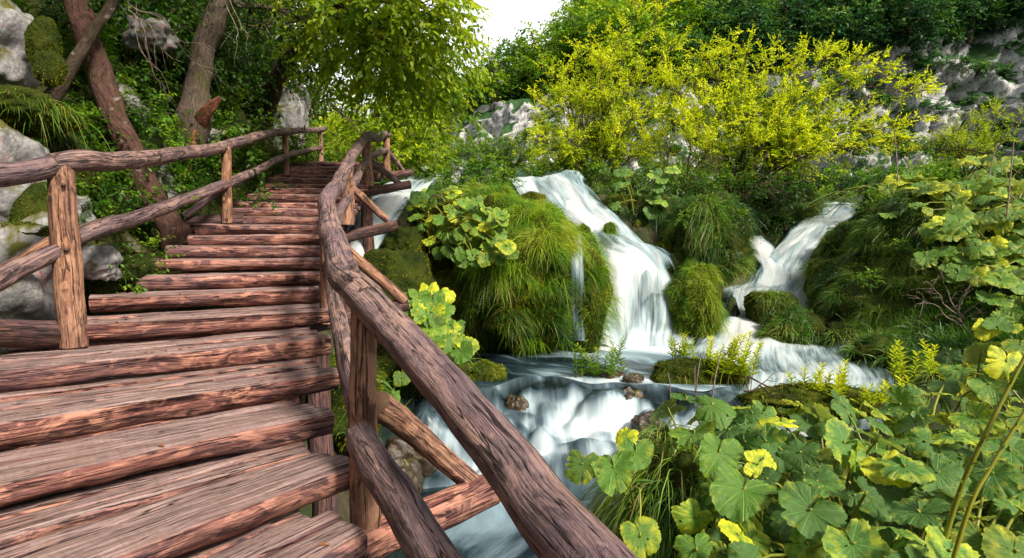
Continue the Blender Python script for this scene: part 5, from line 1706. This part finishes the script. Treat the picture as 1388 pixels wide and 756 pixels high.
tree('beech_tree', 'tree with golden leaves at the edge of the sky gap', 'tree', None, [vec(560, 260, 24), vec(555, 180, 24), vec(565, 110, 24), vec(590, 60, 24)], [.22, .2, .15, .08],
     [B(590, 80, 24, .9), B(560, 95, 24, 1.1), B(595, 110, 23.5, .6), B(550, 60, 24.5, 1.1), B(520, 100, 25, 1.3)], 'leaf_mid', 'bark_dark', dens=130, K=8, ls=.19, L=.6, limb_from=.3)


# ------------------------------------------------------------------ yellow willows
def willow(label, base, stems, leaf='willow', nsec=15, nsp=4, K=10, ls=.118, seclen=.9, r0=.035, t0=.18, arch=.12, name='willow_bush', wr=.36):
    base = np.asarray(base, float)
    t = thing(name, label, 'willow', base)
    gl = Geo()
    for (px, py, Y) in stems:
        tip = vec(px, py, Y)
        o = base + rng.normal(0, .22, 3) * [1, 1, 0]
        L = np.linalg.norm(tip - o)
        p = noisy(o, tip, 16, .07, -arch)
        g = Geo()
        V, q, uv = tubes(p[None], np.linspace(r0, .006, 16)[None] * (.6 + L * .1), 6)
        g.add(V, [q], uvw=uv)
        ts = rng.uniform(t0, 1, nsec)
        so = np.stack([np.interp(ts, np.linspace(0, 1, 16), p[:, i]) for i in range(3)], -1)
        ax = nrm(tip - o)
        sd = ax * .6 + UP * .2 + rng.normal(0, .55, (nsec, 3))
        sd = nrm(sd)
        sl = seclen * rng.uniform(.4, 1.1, nsec) * (1.15 - .5 * ts)
        tt = np.linspace(0, 1, 6)[None, :, None]
        pp = so[:, None] + (sd * sl[:, None])[:, None] * tt + np.sin(np.pi * tt) * rng.normal(0, .05, (nsec, 1, 3))
        V, q, uv = tubes(pp, np.broadcast_to(np.linspace(.010, .003, 6), (nsec, 6)), 4)
        g.add(V, [q], uvw=uv)
        part('stem', g.mesh('stem', M['twig'], offset=base), t)
        us = rng.uniform(.2, 1, (nsec, nsp))
        O = so[:, None] + (sd * sl[:, None])[:, None] * us[..., None]
        D = sd[:, None] * .8 + rng.normal(0, .5, (nsec, nsp, 3)) + UP * .25
        pal = np.clip(.02 + .68 * ts[:, None] + rng.normal(0, .2, (nsec, nsp)), 0, 1)
        sprays(gl, O.reshape(-1, 3), D.reshape(-1, 3), .34 * rng.uniform(.6, 1.3, nsec * nsp), K, ls, wr, .1, .5, jit=.35, twig=.003, hang=-.1, rnd0=pal.ravel())
    part('foliage', gl.mesh('foliage', [M[leaf], M['twig']], offset=base), t)
    return t


willow('tall yellow green willow bush left of the centre with a wispy top', vec(805, 262, 17.0), [(715, 180, 16.6), (735, 140, 16.4), (755, 105, 16.6), (775, 85, 16.8), (800, 65, 17), (828, 60, 17), (850, 30, 17.3), (872, 0, 17.4), (898, 10, 17.4), (915, 60, 17.2), (840, 120, 16.0), (790, 130, 16.0), (740, 195, 16),
       (880, 100, 16.6), (930, 120, 16.8), (700, 215, 16.4), (860, 160, 15.8), (815, 95, 16.2), (905, 150, 16.4), (945, 90, 17.4), (960, 150, 17), (890, 200, 16), (720, 230, 16), (770, 190, 15.6), (830, 190, 15.6)], nsec=23, seclen=1.0)
willow('broad bright yellow willow bush fanning out to the right', vec(1010, 262, 16.0), [(915, 150, 16), (930, 105, 16.2), (955, 80, 16.2), (985, 65, 16.4), (1015, 55, 16.4), (1050, 75, 16.2), (1085, 85, 16), (1125, 80, 15.8), (1165, 88, 15.6), (1200, 95, 15.4), (1240, 118, 15.2), (1272, 135, 15),
       (1225, 175, 14.8), (1160, 165, 15), (1120, 140, 15.2), (1080, 130, 15.2), (1040, 120, 15.2), (1000, 120, 15.4), (960, 140, 15.4), (940, 190, 15.2), (1210, 205, 14.8), (1140, 205, 14.6), (1090, 180, 14.8), (1060, 160, 15), (1000, 175, 15), (1170, 210, 14.4), (1100, 215, 14.6), (1030, 200, 14.8), (960, 200, 15), (1225, 190, 14.6), (925, 170, 15.6), (900, 120, 16.4)], nsec=23, seclen=1.0, arch=.16)
willow('low olive willow scrub between the two tall willows', vec(920, 262, 15.2), [(880, 195, 15), (905, 180, 15), (935, 190, 15), (960, 205, 14.8), (985, 215, 14.8), (860, 215, 15)], leaf='leaf_lit', nsec=12, ls=.08, seclen=.6)
willow('small green willow scrub left of the tall willow', vec(680, 255, 15.2), [(625, 205, 15.3), (645, 195, 15.5), (668, 200, 15), (690, 195, 14.8), (655, 205, 14.6), (710, 215, 14.8), (620, 215, 15)], leaf='leaf_mid', nsec=14, ls=.09, seclen=.7)
willow('pale green scrub behind the yellow butterbur tops', vec(1330, 240, 14.5), [(1260, 190, 14.5), (1290, 175, 14.6), (1320, 165, 14.8), (1350, 160, 15), (1385, 165, 15), (1300, 200, 14), (1370, 190, 14.2), (1240, 200, 14.5)], leaf='leaf_lit', nsec=14, ls=.08, seclen=.7)


# ------------------------------------------------------------------ repeat shrubs and saplings
def bush_proto(name, label, cat, group, loc, r, leaf, ls, nst, nsp, K, wr=.55, simple=False, flat=1.0, droop=.25, tall=1.0, L=.3, parts=True):
    o = np.asarray(loc, float)
    t = thing(name, label, cat, o, group)
    g, gl = Geo(), Geo()
    tips = nrm(rng.normal(0, 1, (nst, 3)) * [1, 1, .6] + [0, 0, .75]) * r * rng.uniform(.6, 1.1, (nst, 1)) * [1, 1, tall]
    tt = np.linspace(0, 1, 7)[None, :, None]
    pp = tips[:, None] * tt + UP * .25 * r * (tt * (1 - tt)) * 2 + np.sin(np.pi * tt) * rng.normal(0, .06 * r, (nst, 1, 3))
    V, q, uv = tubes(pp, np.broadcast_to(np.linspace(.012, .004, 7) * max(.6, r), (nst, 7)), 5)
    g.add(V, [q], uvw=uv)
    us = rng.uniform(.3, 1, (nst, nsp))
    idx = us * 6
    i0 = np.minimum(idx.astype(int), 5)
    fr = (idx - i0)[..., None]
    si = np.arange(nst)[:, None]
    O = pp[si, i0] * (1 - fr) + pp[si, i0 + 1] * fr
    D = nrm(tips)[:, None] * .6 + rng.normal(0, .6, (nst, nsp, 3)) + UP * .15
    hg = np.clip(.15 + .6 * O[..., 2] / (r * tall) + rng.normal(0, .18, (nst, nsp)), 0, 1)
    sprays(gl, O.reshape(-1, 3), D.reshape(-1, 3), L * rng.uniform(.6, 1.2, nst * nsp), K, ls, wr, droop, flat, rnd0=hg.ravel(), simple=simple, twig=.0035 * max(.6, r))
    part('stem', g.mesh('stem', M['twig']), t)
    part('foliage', gl.mesh('foliage', [M[leaf], M['twig']]), t)
    return t


class Kind:
    """First use moves the prototype, later uses copy it."""

    def __init__(self, *a, **k):
        self.a, self.k, self.protos, self.used = a, k, [], []

    def make(self, n):
        for _ in range(n):
            self.protos.append(bush_proto(*self.a, **self.k))
            self.used.append(False)
        return self

    def put(self, loc, s=1.0, label=None, group=None, tilt=(0, 0)):
        i = int(rng.integers(len(self.protos)))
        rz = float(rng.uniform(0, 6.28))
        if not self.used[i]:
            o = self.protos[i]
            self.used[i] = True
            o.location = [float(c) for c in loc]
            o.rotation_euler = (tilt[0], tilt[1], rz)
            o.scale = (s,) * 3
            if label:
                o['label'] = label
            if group:
                o['group'] = group
            return o
        return dup(self.protos[i], loc, (tilt[0], tilt[1], rz), s, label, group)

    def clean(self):
        for o, u in zip(self.protos, self.used):
            if not u:
                for c in list(o.children):
                    bpy.data.objects.remove(c)
                bpy.data.objects.remove(o)


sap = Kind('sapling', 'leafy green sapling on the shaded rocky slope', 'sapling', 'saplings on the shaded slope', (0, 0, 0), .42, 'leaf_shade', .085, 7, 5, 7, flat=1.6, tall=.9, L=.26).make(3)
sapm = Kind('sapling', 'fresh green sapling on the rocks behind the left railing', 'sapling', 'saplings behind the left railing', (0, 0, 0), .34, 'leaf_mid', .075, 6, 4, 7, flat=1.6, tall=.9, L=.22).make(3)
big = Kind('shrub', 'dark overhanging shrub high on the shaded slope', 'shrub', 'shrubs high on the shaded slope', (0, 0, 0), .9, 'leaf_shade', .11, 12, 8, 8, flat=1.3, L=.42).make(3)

pts = []
while len(pts) < 250:                                         # lower and middle slope
    px, py = rng.uniform(60, 420), rng.uniform(30, 300)
    edge = np.interp(px, [60, 200, 310, 390, 420], [380, 320, 270, 235, 225])
    if py > edge:
        continue
    pts.append((px, py))
for (px, py), q in zip(pts, bank_hits(pts)):
    d = q[1]
    rock = (px < 110 and rng.random() < .6)
    if rock:
        continue
    k = sapm if (py > 90 and rng.random() < .75) else sap
    pl = ('above the pale rock face at far left' if px < 120 else 'between the leaning trunk and the mossy stump' if px < 235 else 'around the mossy stump' if px < 300 else 'on the slope behind the upper left railing') + (', high up' if py < 110 else ', half way up' if py < 190 else ', near the steps')
    k.put(q + [.12, -.10, .0], rng.uniform(.6, 1.25) * np.interp(d, [4, 12], [.7, 1.5]), tilt=(rng.uniform(-.2, .3), rng.uniform(.1, .6)), label=('fresh' if k is sapm else 'dark') + ' green sapling ' + pl, group='saplings ' + pl)
pts = [(rng.uniform(90, 420), rng.uniform(-60, 120)) for k in range(46)]
for (px, py), q in zip(pts, bank_hits(pts)):
    if px < 140 and py > 10:
        continue
    pl = 'behind the leaning trunk' if px < 235 else 'left of the overhanging tree' if px < 330 else 'above the upper left railing'
    big.put(q + [.1, -.1, 0], rng.uniform(.7, 1.3) * np.interp(q[1], [4, 14], [.6, 1.4]), tilt=(0, .4), label='dark overhanging shrub high on the slope ' + pl, group='dark shrubs ' + pl)
for (px, py, Y, s) in [(130, 300, 4.6, .8), (165, 285, 4.9, .7), (110, 262, 4.7, .6), (150, 340, 4.5, .7), (190, 335, 4.9, .7), (205, 372, 4.75, .6), (250, 250, 6.6, .9), (340, 262, 7.6, .9), (360, 245, 8.6, 1.0), (330, 215, 8.4, 1.0), (400, 215, 11, 1.2), (415, 200, 12.2, 1.3), (300, 175, 8.6, 1.0), (220, 190, 6.5, .9), (175, 395, 4.4, .5), (395, 190, 11.5, 1.2), (370, 200, 10.5, 1.1)]:
    sapm.put(vec(px, py, Y) - [0, 0, .15], s, label='fresh green sapling beside the lower rail of the left railing', group='saplings along the left railing')
sap.clean(), sapm.clean(), big.clean()

# plateau scrub and valley floor
mid_b = Kind('bush', 'mid green bush on the valley floor behind the waterfalls', 'bush', 'bushes behind the waterfalls', (0, 0, 0), .9, 'leaf_mid', .13, 14, 9, 8, flat=.8, L=.4).make(3)
low_b = Kind('bush', 'low leafy plant along the waterfall crest', 'bush', 'low plants along the crest', (0, 0, 0), .45, 'leaf_mid', .085, 9, 6, 7, flat=.8, L=.25).make(3)
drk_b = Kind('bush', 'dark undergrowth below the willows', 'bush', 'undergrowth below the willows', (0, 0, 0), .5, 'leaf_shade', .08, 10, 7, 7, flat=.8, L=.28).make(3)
for k in range(62):
    Y = rng.uniform(19, 40)
    px = rng.uniform(540, 1400)
    if px < 730 and Y > 22:
        continue
    x = (px - 694) / F * Y
    z = float(ground_z(np.array([x]), np.array([Y]))[0])
    pl = ('behind the stream by the steps' if px < 660 else 'behind the left willow' if px < 880 else 'behind the right willow' if px < 1180 else 'below the right cliff') + (', close to the crest' if Y < 26 else ', far back')
    mid_b.put((x, Y, z - .1), rng.uniform(.9, 1.9) * np.interp(Y, [19, 40], [.8, 1.5]), 'mid green bush ' + pl, 'bushes ' + pl)
for (px, py, Y, s) in [(610, 236, 13.2, 1), (628, 228, 13.0, 1.1), (650, 224, 13.2, 1.2), (672, 228, 13.4, 1.1), (690, 234, 13.6, .9), (640, 245, 12.4, .9), (670, 248, 12.2, .9), (605, 250, 12.4, .8), (590, 228, 14.5, .9), (695, 222, 15, 1.1), (715, 228, 15.6, 1), (740, 232, 16.5, 1), (765, 228, 16.5, 1.0), (800, 232, 16, 1.1), (660, 262, 11.6, .7),
                       (815, 232, 15.2, 1.1), (1200, 262, 13, 1), (1225, 270, 12.6, 1), (1180, 265, 14.5, 1), (1245, 250, 13, 1.1), (1260, 240, 13.2, 1.1), (1275, 300, 11, .9), (1230, 300, 11.6, .8), (1290, 270, 12, 1), (1310, 250, 12.6, 1)]:
    pl = 'on top of the middle mound' if px < 700 else 'along the crest of the main waterfall' if px < 1000 else 'on the bank above the wide dark mound'
    low_b.put(vec(px, py, Y) - [0, 0, .25], s, 'low leafy plant ' + pl, 'low plants ' + pl)
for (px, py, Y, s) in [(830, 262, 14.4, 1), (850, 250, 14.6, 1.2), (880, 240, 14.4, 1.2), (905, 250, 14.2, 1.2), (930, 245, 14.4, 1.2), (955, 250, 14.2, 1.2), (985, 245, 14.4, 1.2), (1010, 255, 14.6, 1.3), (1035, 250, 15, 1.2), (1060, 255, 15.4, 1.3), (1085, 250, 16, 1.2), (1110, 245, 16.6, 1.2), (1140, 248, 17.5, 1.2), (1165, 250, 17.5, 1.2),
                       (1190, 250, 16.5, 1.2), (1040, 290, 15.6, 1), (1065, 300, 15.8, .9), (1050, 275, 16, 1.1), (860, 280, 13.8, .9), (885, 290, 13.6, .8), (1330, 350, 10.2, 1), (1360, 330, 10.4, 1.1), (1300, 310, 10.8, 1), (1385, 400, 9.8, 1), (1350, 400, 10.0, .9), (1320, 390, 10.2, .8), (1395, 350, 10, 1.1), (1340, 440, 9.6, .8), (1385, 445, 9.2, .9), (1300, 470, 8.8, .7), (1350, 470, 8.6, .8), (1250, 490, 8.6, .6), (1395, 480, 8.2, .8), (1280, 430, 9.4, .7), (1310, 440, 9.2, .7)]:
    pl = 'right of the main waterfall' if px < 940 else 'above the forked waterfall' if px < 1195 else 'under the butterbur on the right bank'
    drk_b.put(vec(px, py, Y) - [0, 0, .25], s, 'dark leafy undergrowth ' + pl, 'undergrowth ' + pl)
for (px, py, Y, sc, lab) in [(930, 290, 12.1, .7, 'low leafy herb on the left shoulder of the rounded mound below the willows'), (960, 275, 12.2, .8, 'low leafy herb on top of the rounded mound below the willows'), (1000, 290, 12.2, .7, 'low leafy herb on the right shoulder of the rounded mound below the willows'),
                             (975, 325, 11.9, .55, 'small leafy herb on the face of the rounded mound below the willows'), (700, 285, 9.9, .5, 'small leafy herb among the grass at the top of the middle mound'), (745, 300, 9.7, .45, 'small leafy herb beside the thin thread of water'), (560, 275, 10.6, .6, 'leafy herb at the left end of the middle mound'),
                             (1225, 330, 10.6, .7, 'leafy herb on the face of the wide dark mound'), (1180, 370, 10.2, .6, 'leafy herb low on the left of the wide dark mound'), (1290, 400, 9.7, .7, 'leafy herb at the right foot of the wide dark mound'), (640, 400, 9.05, .4, 'small leafy herb half way down the middle mound')]:
    low_b.put(vec(px, py, Y) - [0, 0, .2], sc, lab, 'herbs on the mounds')
for k in range(16):                                           # scrub on the bank past the right edge of the picture
    x, y = rng.uniform(7.6, 13), rng.uniform(3.5, 9.5)
    if x < .93 * y + .6:
        continue
    mid_b.put((x, y, float(ground_z(np.array([x]), np.array([y]))[0]) - .1), rng.uniform(.5, 1.0), 'green bush on the grassy bank at the far right', 'bushes on the far right bank')
mid_b.clean(), low_b.clean(), drk_b.clean()
fg_b = Kind('bush', 'leafy undergrowth between the butterbur stalks', 'undergrowth', 'undergrowth in the butterbur bed', (0, 0, 0), .4, 'leaf_shade', .07, 10, 6, 7, flat=.8, L=.22).make(2)
for k in range(34):
    px, py = rng.uniform(960, 1400), rng.uniform(590, 770)
    Y = np.interp(py, [590, 770], [5.0, 3.5]) + rng.uniform(0, .6)
    q = vec(px, py, Y)
    z = float(ground_z(np.array([q[0]]), np.array([q[1]]))[0])
    fg_b.put((q[0], q[1], min(z, q[2] - .2)), rng.uniform(.8, 1.3))
fg_b.clean()

# ------------------------------------------------------------------ dry twigs and fallen branches
def dry_branch(label, base, tips, r=.012, mat='dry', name='dry_branch', sub=5):
    base = np.asarray(base, float)
    g = Geo()
    for tp in tips:
        p = noisy(base + rng.normal(0, .05, 3), np.asarray(tp), 14, .14, .05)
        V, q, uv = tubes(p[None], np.linspace(r, r * .25, 14)[None], 5)
        g.add(V, [q], uvw=uv)
        L = np.linalg.norm(np.asarray(tp) - base)
        k = rng.integers(4, 13, sub)
        O = p[k]
        D = nrm(nrm(np.asarray(tp) - base) + rng.normal(0, .6, (sub, 3))) * (L * rng.uniform(.15, .4, sub))[:, None]
        tt = np.linspace(0, 1, 5)[None, :, None]
        pp = O[:, None] + D[:, None] * tt + np.sin(np.pi * tt) * rng.normal(0, .03, (sub, 1, 3)) - UP * .1 * L * tt ** 2
        V, q, uv = tubes(pp, np.broadcast_to(np.linspace(r * .4, r * .12, 5), (sub, 5)), 4)
        g.add(V, [q], uvw=uv)
    return solo(name, g.mesh(name, M[mat], offset=base), label, 'branch', base)


dry_branch('tangle of pale dry twigs hanging across the slope between the trunks', vec(170, 5, 6.2), [vec(215, 95, 6.0), vec(250, 85, 6.6), vec(225, 120, 6.5), vec(275, 60, 6.8), vec(300, 95, 7.0)], .006, sub=6)
dry_branch('dry twigs sticking out of the dark mound at the right', vec(1300, 430, 9.2), [vec(1255, 380, 9), vec(1270, 360, 9.2), vec(1330, 370, 9.2), vec(1350, 420, 9.0), vec(1240, 400, 9.1), vec(1310, 395, 9.0), vec(1360, 395, 9.2)], .010, sub=8)
dry_branch('bent grey twigs under the butterbur on the right bank', vec(1350, 470, 8.9), [vec(1300, 430, 8.9), vec(1330, 420, 8.9), vec(1375, 410, 9), vec(1390, 440, 8.8), vec(1310, 460, 8.8)], .010, sub=8)
dry_branch('dark fallen twig lying over the shallow stream', vec(1012, 520, 7.4), [vec(1075, 538, 7.2), vec(1050, 505, 7.5), vec(1095, 520, 7.3)], .014, 'twig', sub=3)
dry_branch('bare dark branch arching over the upper end of the log railing', vec(440, 130, 12.5), [vec(520, 215, 12.5), vec(480, 165, 12.3)], .022, 'twig', sub=4)
dry_branch('grey dead branches under the right willow', vec(1000, 255, 14.6), [vec(1060, 215, 14.2), vec(1090, 225, 14.2), vec(960, 215, 14.2), vec(1120, 235, 14.2), vec(1035, 200, 14.4), vec(930, 235, 14.2)], .014, 'twig', sub=8)
dry_branch('bare trailing twig hanging in front of the dark canopy', vec(312, 0, 7), [vec(335, 70, 7), vec(318, 90, 7)], .006, 'dry', sub=2)

# fallen leaves on the bank and treads
g = Geo()
k = rng.integers(0, len(EDGE), 1500)
j = rng.integers(8, 62, 1500)
p = BANK[k, j] + rng.normal(0, .05, (1500, 3)) + [.02, -.02, .03]
ok = (p[:, 1] > 2.5) & (p[:, 1] < 14)
leaf_geo(g, p[ok], rng.normal(0, 1, (ok.sum(), 3)), UP + rng.normal(0, .6, (ok.sum(), 3)), .05, .5)
for i in range(4, 22):                                        # a few blown onto the treads
    n_ = 9 if i < 12 else 4
    u_, d_ = rng.uniform(.05, .95, n_), rng.uniform(.0, .35, n_)
    ax = step_dirs(i)
    bk = np.array([-ax[1], ax[0], 0])
    pp = np.array([ST[i, 0], ST[i, 1], ST[i, 2] + .006]) - ax * (u_ * ST[i, 4])[:, None] + bk * (.03 + .12 * d_)[:, None]
    leaf_geo(g, pp, rng.normal(0, 1, (n_, 3)) * [1, 1, .08], UP + rng.normal(0, .15, (n_, 3)), rng.uniform(.018, .04, n_), .5)
o = part('fallen_leaves', g.mesh('fallen_leaves', M['litter']))
o['kind'] = 'stuff'

# ------------------------------------------------------------------ ground cover
g = Geo()
N = 60000
x = np.concatenate([rng.uniform(-3, 13, N - 22000), rng.uniform(6.0, 11.5, 22000)])
y = np.concatenate([rng.uniform(2.5, 22, N - 22000), rng.uniform(7.2, 10.6, 22000)])
ok = (x > -2.4 + (y - 13) * .05) & ((y > 13.2) | ((x > 6.3) & (y > 7.5)) | ((x > 2.2) & (y < 5.8)))
for W in (W1, W2, W3, W4):                                    # keep the water clear
    c = W[::6, ::4].reshape(-1, 3)
    dd = np.min(np.hypot(x[:, None] - c[None, :, 0], y[:, None] - c[None, :, 1]), axis=1)
    ok &= dd > .32
x, y = x[ok], y[ok]
z = ground_z(x, y)
p = np.stack([x, y, z - .02], -1)
hang(g, p, np.broadcast_to(UP, p.shape), .42, .010, (.2, .7), .5, .45, rnd=np.clip(.4 + .5 * fbm(p * .8, 3) + rng.normal(0, .12, len(p)), 0, .93))
o = part('grass', g.mesh('grass', M['grass_cool']))
o['kind'] = 'stuff'

# ------------------------------------------------------------------ forest on the far slope
def hill_tree(label, leaf, seed, group):
    h = rng.uniform(4.5, 6.5)
    tr = [np.zeros(3) - [0, 0, .5], np.array([rng.normal(0, .2), rng.normal(0, .2), h * .4]), np.array([rng.normal(0, .3), rng.normal(0, .3), h * .85])]
    bl = []
    for k in range(13):
        u = nrm(rng.normal(0, 1, 3))
        bl.append((np.array([0, 0, h * .50]) + u * [1.6, 1.6, h * .40] * rng.uniform(.5, 1), rng.uniform(.7, 1.15)))
    return tree('broadleaf_tree', label, 'tree', group, tr, [.16, .13, .05], bl, leaf, 'bark_dark', dens=42, K=7, ls=.30, wr=.6, simple=True, L=.75, droop=.2, twig=0, limb_from=.3, loc=(0, 0, 0), flat=.8)


HG = [hill_tree('light green tree on the far slope left of the willow tops', 'hill_green', k, 'light green trees on the far slope') for k in range(4)]
HT = [hill_tree('dark green tree high on the far slope at the right', 'hill_teal', k, 'dark green trees on the far slope') for k in range(4)]
usedp = set()


def put_tree(protos, loc, s, label, group):
    pr = protos[int(rng.integers(len(protos)))]
    rz = float(rng.uniform(0, 6.28))
    if pr.name not in usedp:
        usedp.add(pr.name)
        pr.location = [float(c) for c in loc]
        pr.rotation_euler = (0, 0, rz)
        pr.scale = (s,) * 3
        pr['label'] = label
        pr['group'] = group
        return pr
    return dup(pr, loc, (0, 0, rz), s, label, group)




def where(sx, sy):
    if sx < 560:
        return 'beyond the far end of the steps'
    if sx < 640:
        return 'left of the sky gap'
    if sx < 720:
        return 'right of the sky gap'
    if sx < 800:
        return 'left of the willow top'
    if sx < 900:
        return 'behind the left willow top'
    if sx < 1010:
        return 'between the willow tops'
    if sx < 1130:
        return 'above the right willow'
    if sx < 1240:
        return 'above the right willow tip'
    return 'in the top right corner'


cshrub = Kind('cliff_shrub', 'shrub on the cliff', 'shrub', 'shrubs on the cliff', (0, 0, 0), 1.0, 'hill_teal', .22, 14, 8, 7, simple=True, flat=1.0, L=.45, tall=.7).make(3)
cshrubg = Kind('cliff_shrub', 'shrub on the cliff', 'shrub', 'shrubs on the cliff', (0, 0, 0), 1.0, 'hill_green', .22, 14, 8, 7, simple=True, flat=1.0, L=.45, tall=.7).make(3)
HP = to_px(HILL)
cand = [(int(rng.integers(0, nv)), int(rng.integers(0, nx))) for _ in range(30000)]
spots = []
for (i, j) in cand:
    q = HILL[i, j]
    sx, sy, d = HP[i, j]
    if d < 5 or sx < 380 or sx > 1440 or sy < -60 or vv[i] < .545 or vv[i] > .965 or len(spots) > 240:
        continue
    if min([np.linalg.norm(q - s) for s in spots] + [99]) < (2.3 if vv[i] < .66 else 3.0):
        continue
    spots.append(q)
    right = sx > 900 + rng.normal(0, 50)
    s = rng.uniform(.95, 1.7) * (.8 if sx < 680 else .8 if sx < 760 else 1.0)
    kind = 'dark green' if right else 'light green'
    row = 'low' if vv[i] < .66 else 'high'
    put_tree(HT if right else HG, q - [0, 0, .6 * s], s, kind + ' tree ' + row + ' on the far slope, ' + where(sx, sy), 'trees on the far slope ' + where(sx, sy))
n_forest = len(spots)
spots = []
for (i, j) in cand:                                           # scrub clinging to the cliff
    q = HILL[i, j]
    sx, sy, d = HP[i, j]
    if d < 5 or sx < 540 or sx > 1430 or not (.10 < vv[i] < .60) or len(spots) > 230:
        continue
    keep = .9 if vv[i] < .24 else (.75 if sx > 1150 else .45)
    if sx < 740:
        keep = .35 if vv[i] < .24 else .14
    if vnoise(q * .22 + 3) < .05 and vv[i] > .24:
        keep *= .3
    if rng.random() > keep or min([np.linalg.norm(q - s) for s in spots] + [99]) < 1.5:
        continue
    spots.append(q)
    at = 'at the foot of' if vv[i] < .24 else ('on the lower face of' if vv[i] < .4 else 'on the upper face of')
    if sx > 980:
        cshrub.put(q - [0, .0, .2], rng.uniform(.7, 1.6), 'scrubby dark green shrub ' + at + ' the cliff at the right', 'scrub ' + at + ' the right cliff', (.25, 0))
    else:
        cshrubg.put(q - [0, .0, .2], rng.uniform(.7, 1.5), 'scrubby green shrub ' + at + ' the pale cliff left of the willows', 'scrub ' + at + ' the left cliff', (.25, 0))
cshrub.clean(), cshrubg.clean()
for o in HG + HT:
    if o.name not in usedp:
        for c in list(o.children):
            bpy.data.objects.remove(c)
        bpy.data.objects.remove(o)
print('forest', n_forest, 'scrub', len(spots))
# ------------------------------------------------------------------ camera, sun, sky
cam = bpy.data.objects.new('camera', bpy.data.cameras.new('camera'))
COL.objects.link(cam)
cam.data.sensor_fit = 'HORIZONTAL'
cam.data.sensor_width = 36
cam.data.lens = 36 * F / 1388
cam.rotation_euler = (R(90) - PITCH, 0, 0)
cam.data.clip_start = .05
cam.data.clip_end = 600
scene.camera = cam

CLOUD_LOW, CLOUD_HIGH = 2.3, 7.0
SUN = nrm(np.array([.50, -.52, .66]))                          # towards the sun
el = math.asin(SUN[2])
az = math.atan2(SUN[0], SUN[1])                               # clockwise from +y
ld = bpy.data.lights.new('sun', 'SUN')
ld.energy = 4.0
ld.angle = R(10)
ld.color = (1.0, .92, .77)
sun = bpy.data.objects.new('sun', ld)
COL.objects.link(sun)
from mathutils import Vector
sun.rotation_euler = Vector([float(c) for c in SUN]).to_track_quat('Z', 'Y').to_euler()

w = bpy.data.worlds.new('World')
scene.world = w
w.use_nodes = True
nt = w.node_tree
nt.nodes.clear()
sky = nt.nodes.new('ShaderNodeTexSky')
sky.sky_type = 'NISHITA'
sky.sun_disc = False
sky.sun_elevation = el
sky.sun_rotation = az
sky.dust_density = 4.0
sky.air_density = 1.0
sky.ozone_density = 1.0
hs = nt.nodes.new('ShaderNodeHueSaturation')
hs.inputs['Saturation'].default_value = .45
bg = nt.nodes.new('ShaderNodeBackground')
bg.inputs['Strength'].default_value = .14
wo = nt.nodes.new('ShaderNodeOutputWorld')
nt.links.new(sky.outputs[0], hs.inputs['Color'])
# thin bright overcast: cloud cover broken by paler and darker drifts
tc = nt.nodes.new('ShaderNodeTexCoord')
cn = nt.nodes.new('ShaderNodeTexNoise')
cn.inputs['Scale'].default_value = 2.2
cn.inputs['Detail'].default_value = 5
nt.links.new(tc.outputs['Generated'], cn.inputs['Vector'])
cr = nt.nodes.new('ShaderNodeValToRGB')
cr.color_ramp.elements[0].position = .3
cr.color_ramp.elements[0].color = (.82, .84, .88, 1)
cr.color_ramp.elements[1].position = .7
cr.color_ramp.elements[1].color = (1.1, 1.08, 1.02, 1)
nt.links.new(cn.outputs['Fac'], cr.inputs[0])
# cloud brightness is shaped: bright low ahead, dimmer elsewhere for less ambient light
dt = nt.nodes.new('ShaderNodeVectorMath')
dt.operation = 'DOT_PRODUCT'
dt.inputs[1].default_value = (-.06, .93, .36)
nt.links.new(tc.outputs['Generated'], dt.inputs[0])
mr = nt.nodes.new('ShaderNodeMapRange')
mr.interpolation_type = 'SMOOTHSTEP'
for k, v in zip((1, 2, 3, 4), (.45, .97, CLOUD_LOW, CLOUD_HIGH)):
    mr.inputs[k].default_value = v
nt.links.new(dt.outputs['Value'], mr.inputs[0])
vm = nt.nodes.new('ShaderNodeVectorMath')
vm.operation = 'SCALE'
nt.links.new(cr.outputs[0], vm.inputs[0])
nt.links.new(mr.outputs[0], vm.inputs['Scale'])
mx = nt.nodes.new('ShaderNodeMix')
mx.data_type = 'RGBA'
mx.inputs[0].default_value = .75
nt.links.new(hs.outputs[0], mx.inputs[6])
nt.links.new(vm.outputs[0], mx.inputs[7])
nt.links.new(mx.outputs[2], bg.inputs['Color'])
nt.links.new(bg.outputs[0], wo.inputs['Surface'])

scene.view_settings.view_transform = 'Standard'
scene.view_settings.look = 'None'
scene.view_settings.gamma = 1
scene.view_settings.exposure = .86
cy = scene.cycles
cy.max_bounces = 6
cy.diffuse_bounces = 3
cy.glossy_bounces = 2
cy.transmission_bounces = 3
cy.transparent_max_bounces = 12
cy.use_denoising = True
cy.use_adaptive_sampling = True
cy.adaptive_threshold = .02
cy.caustics_reflective = False
cy.caustics_refractive = False
cy.sample_clamp_indirect = 6
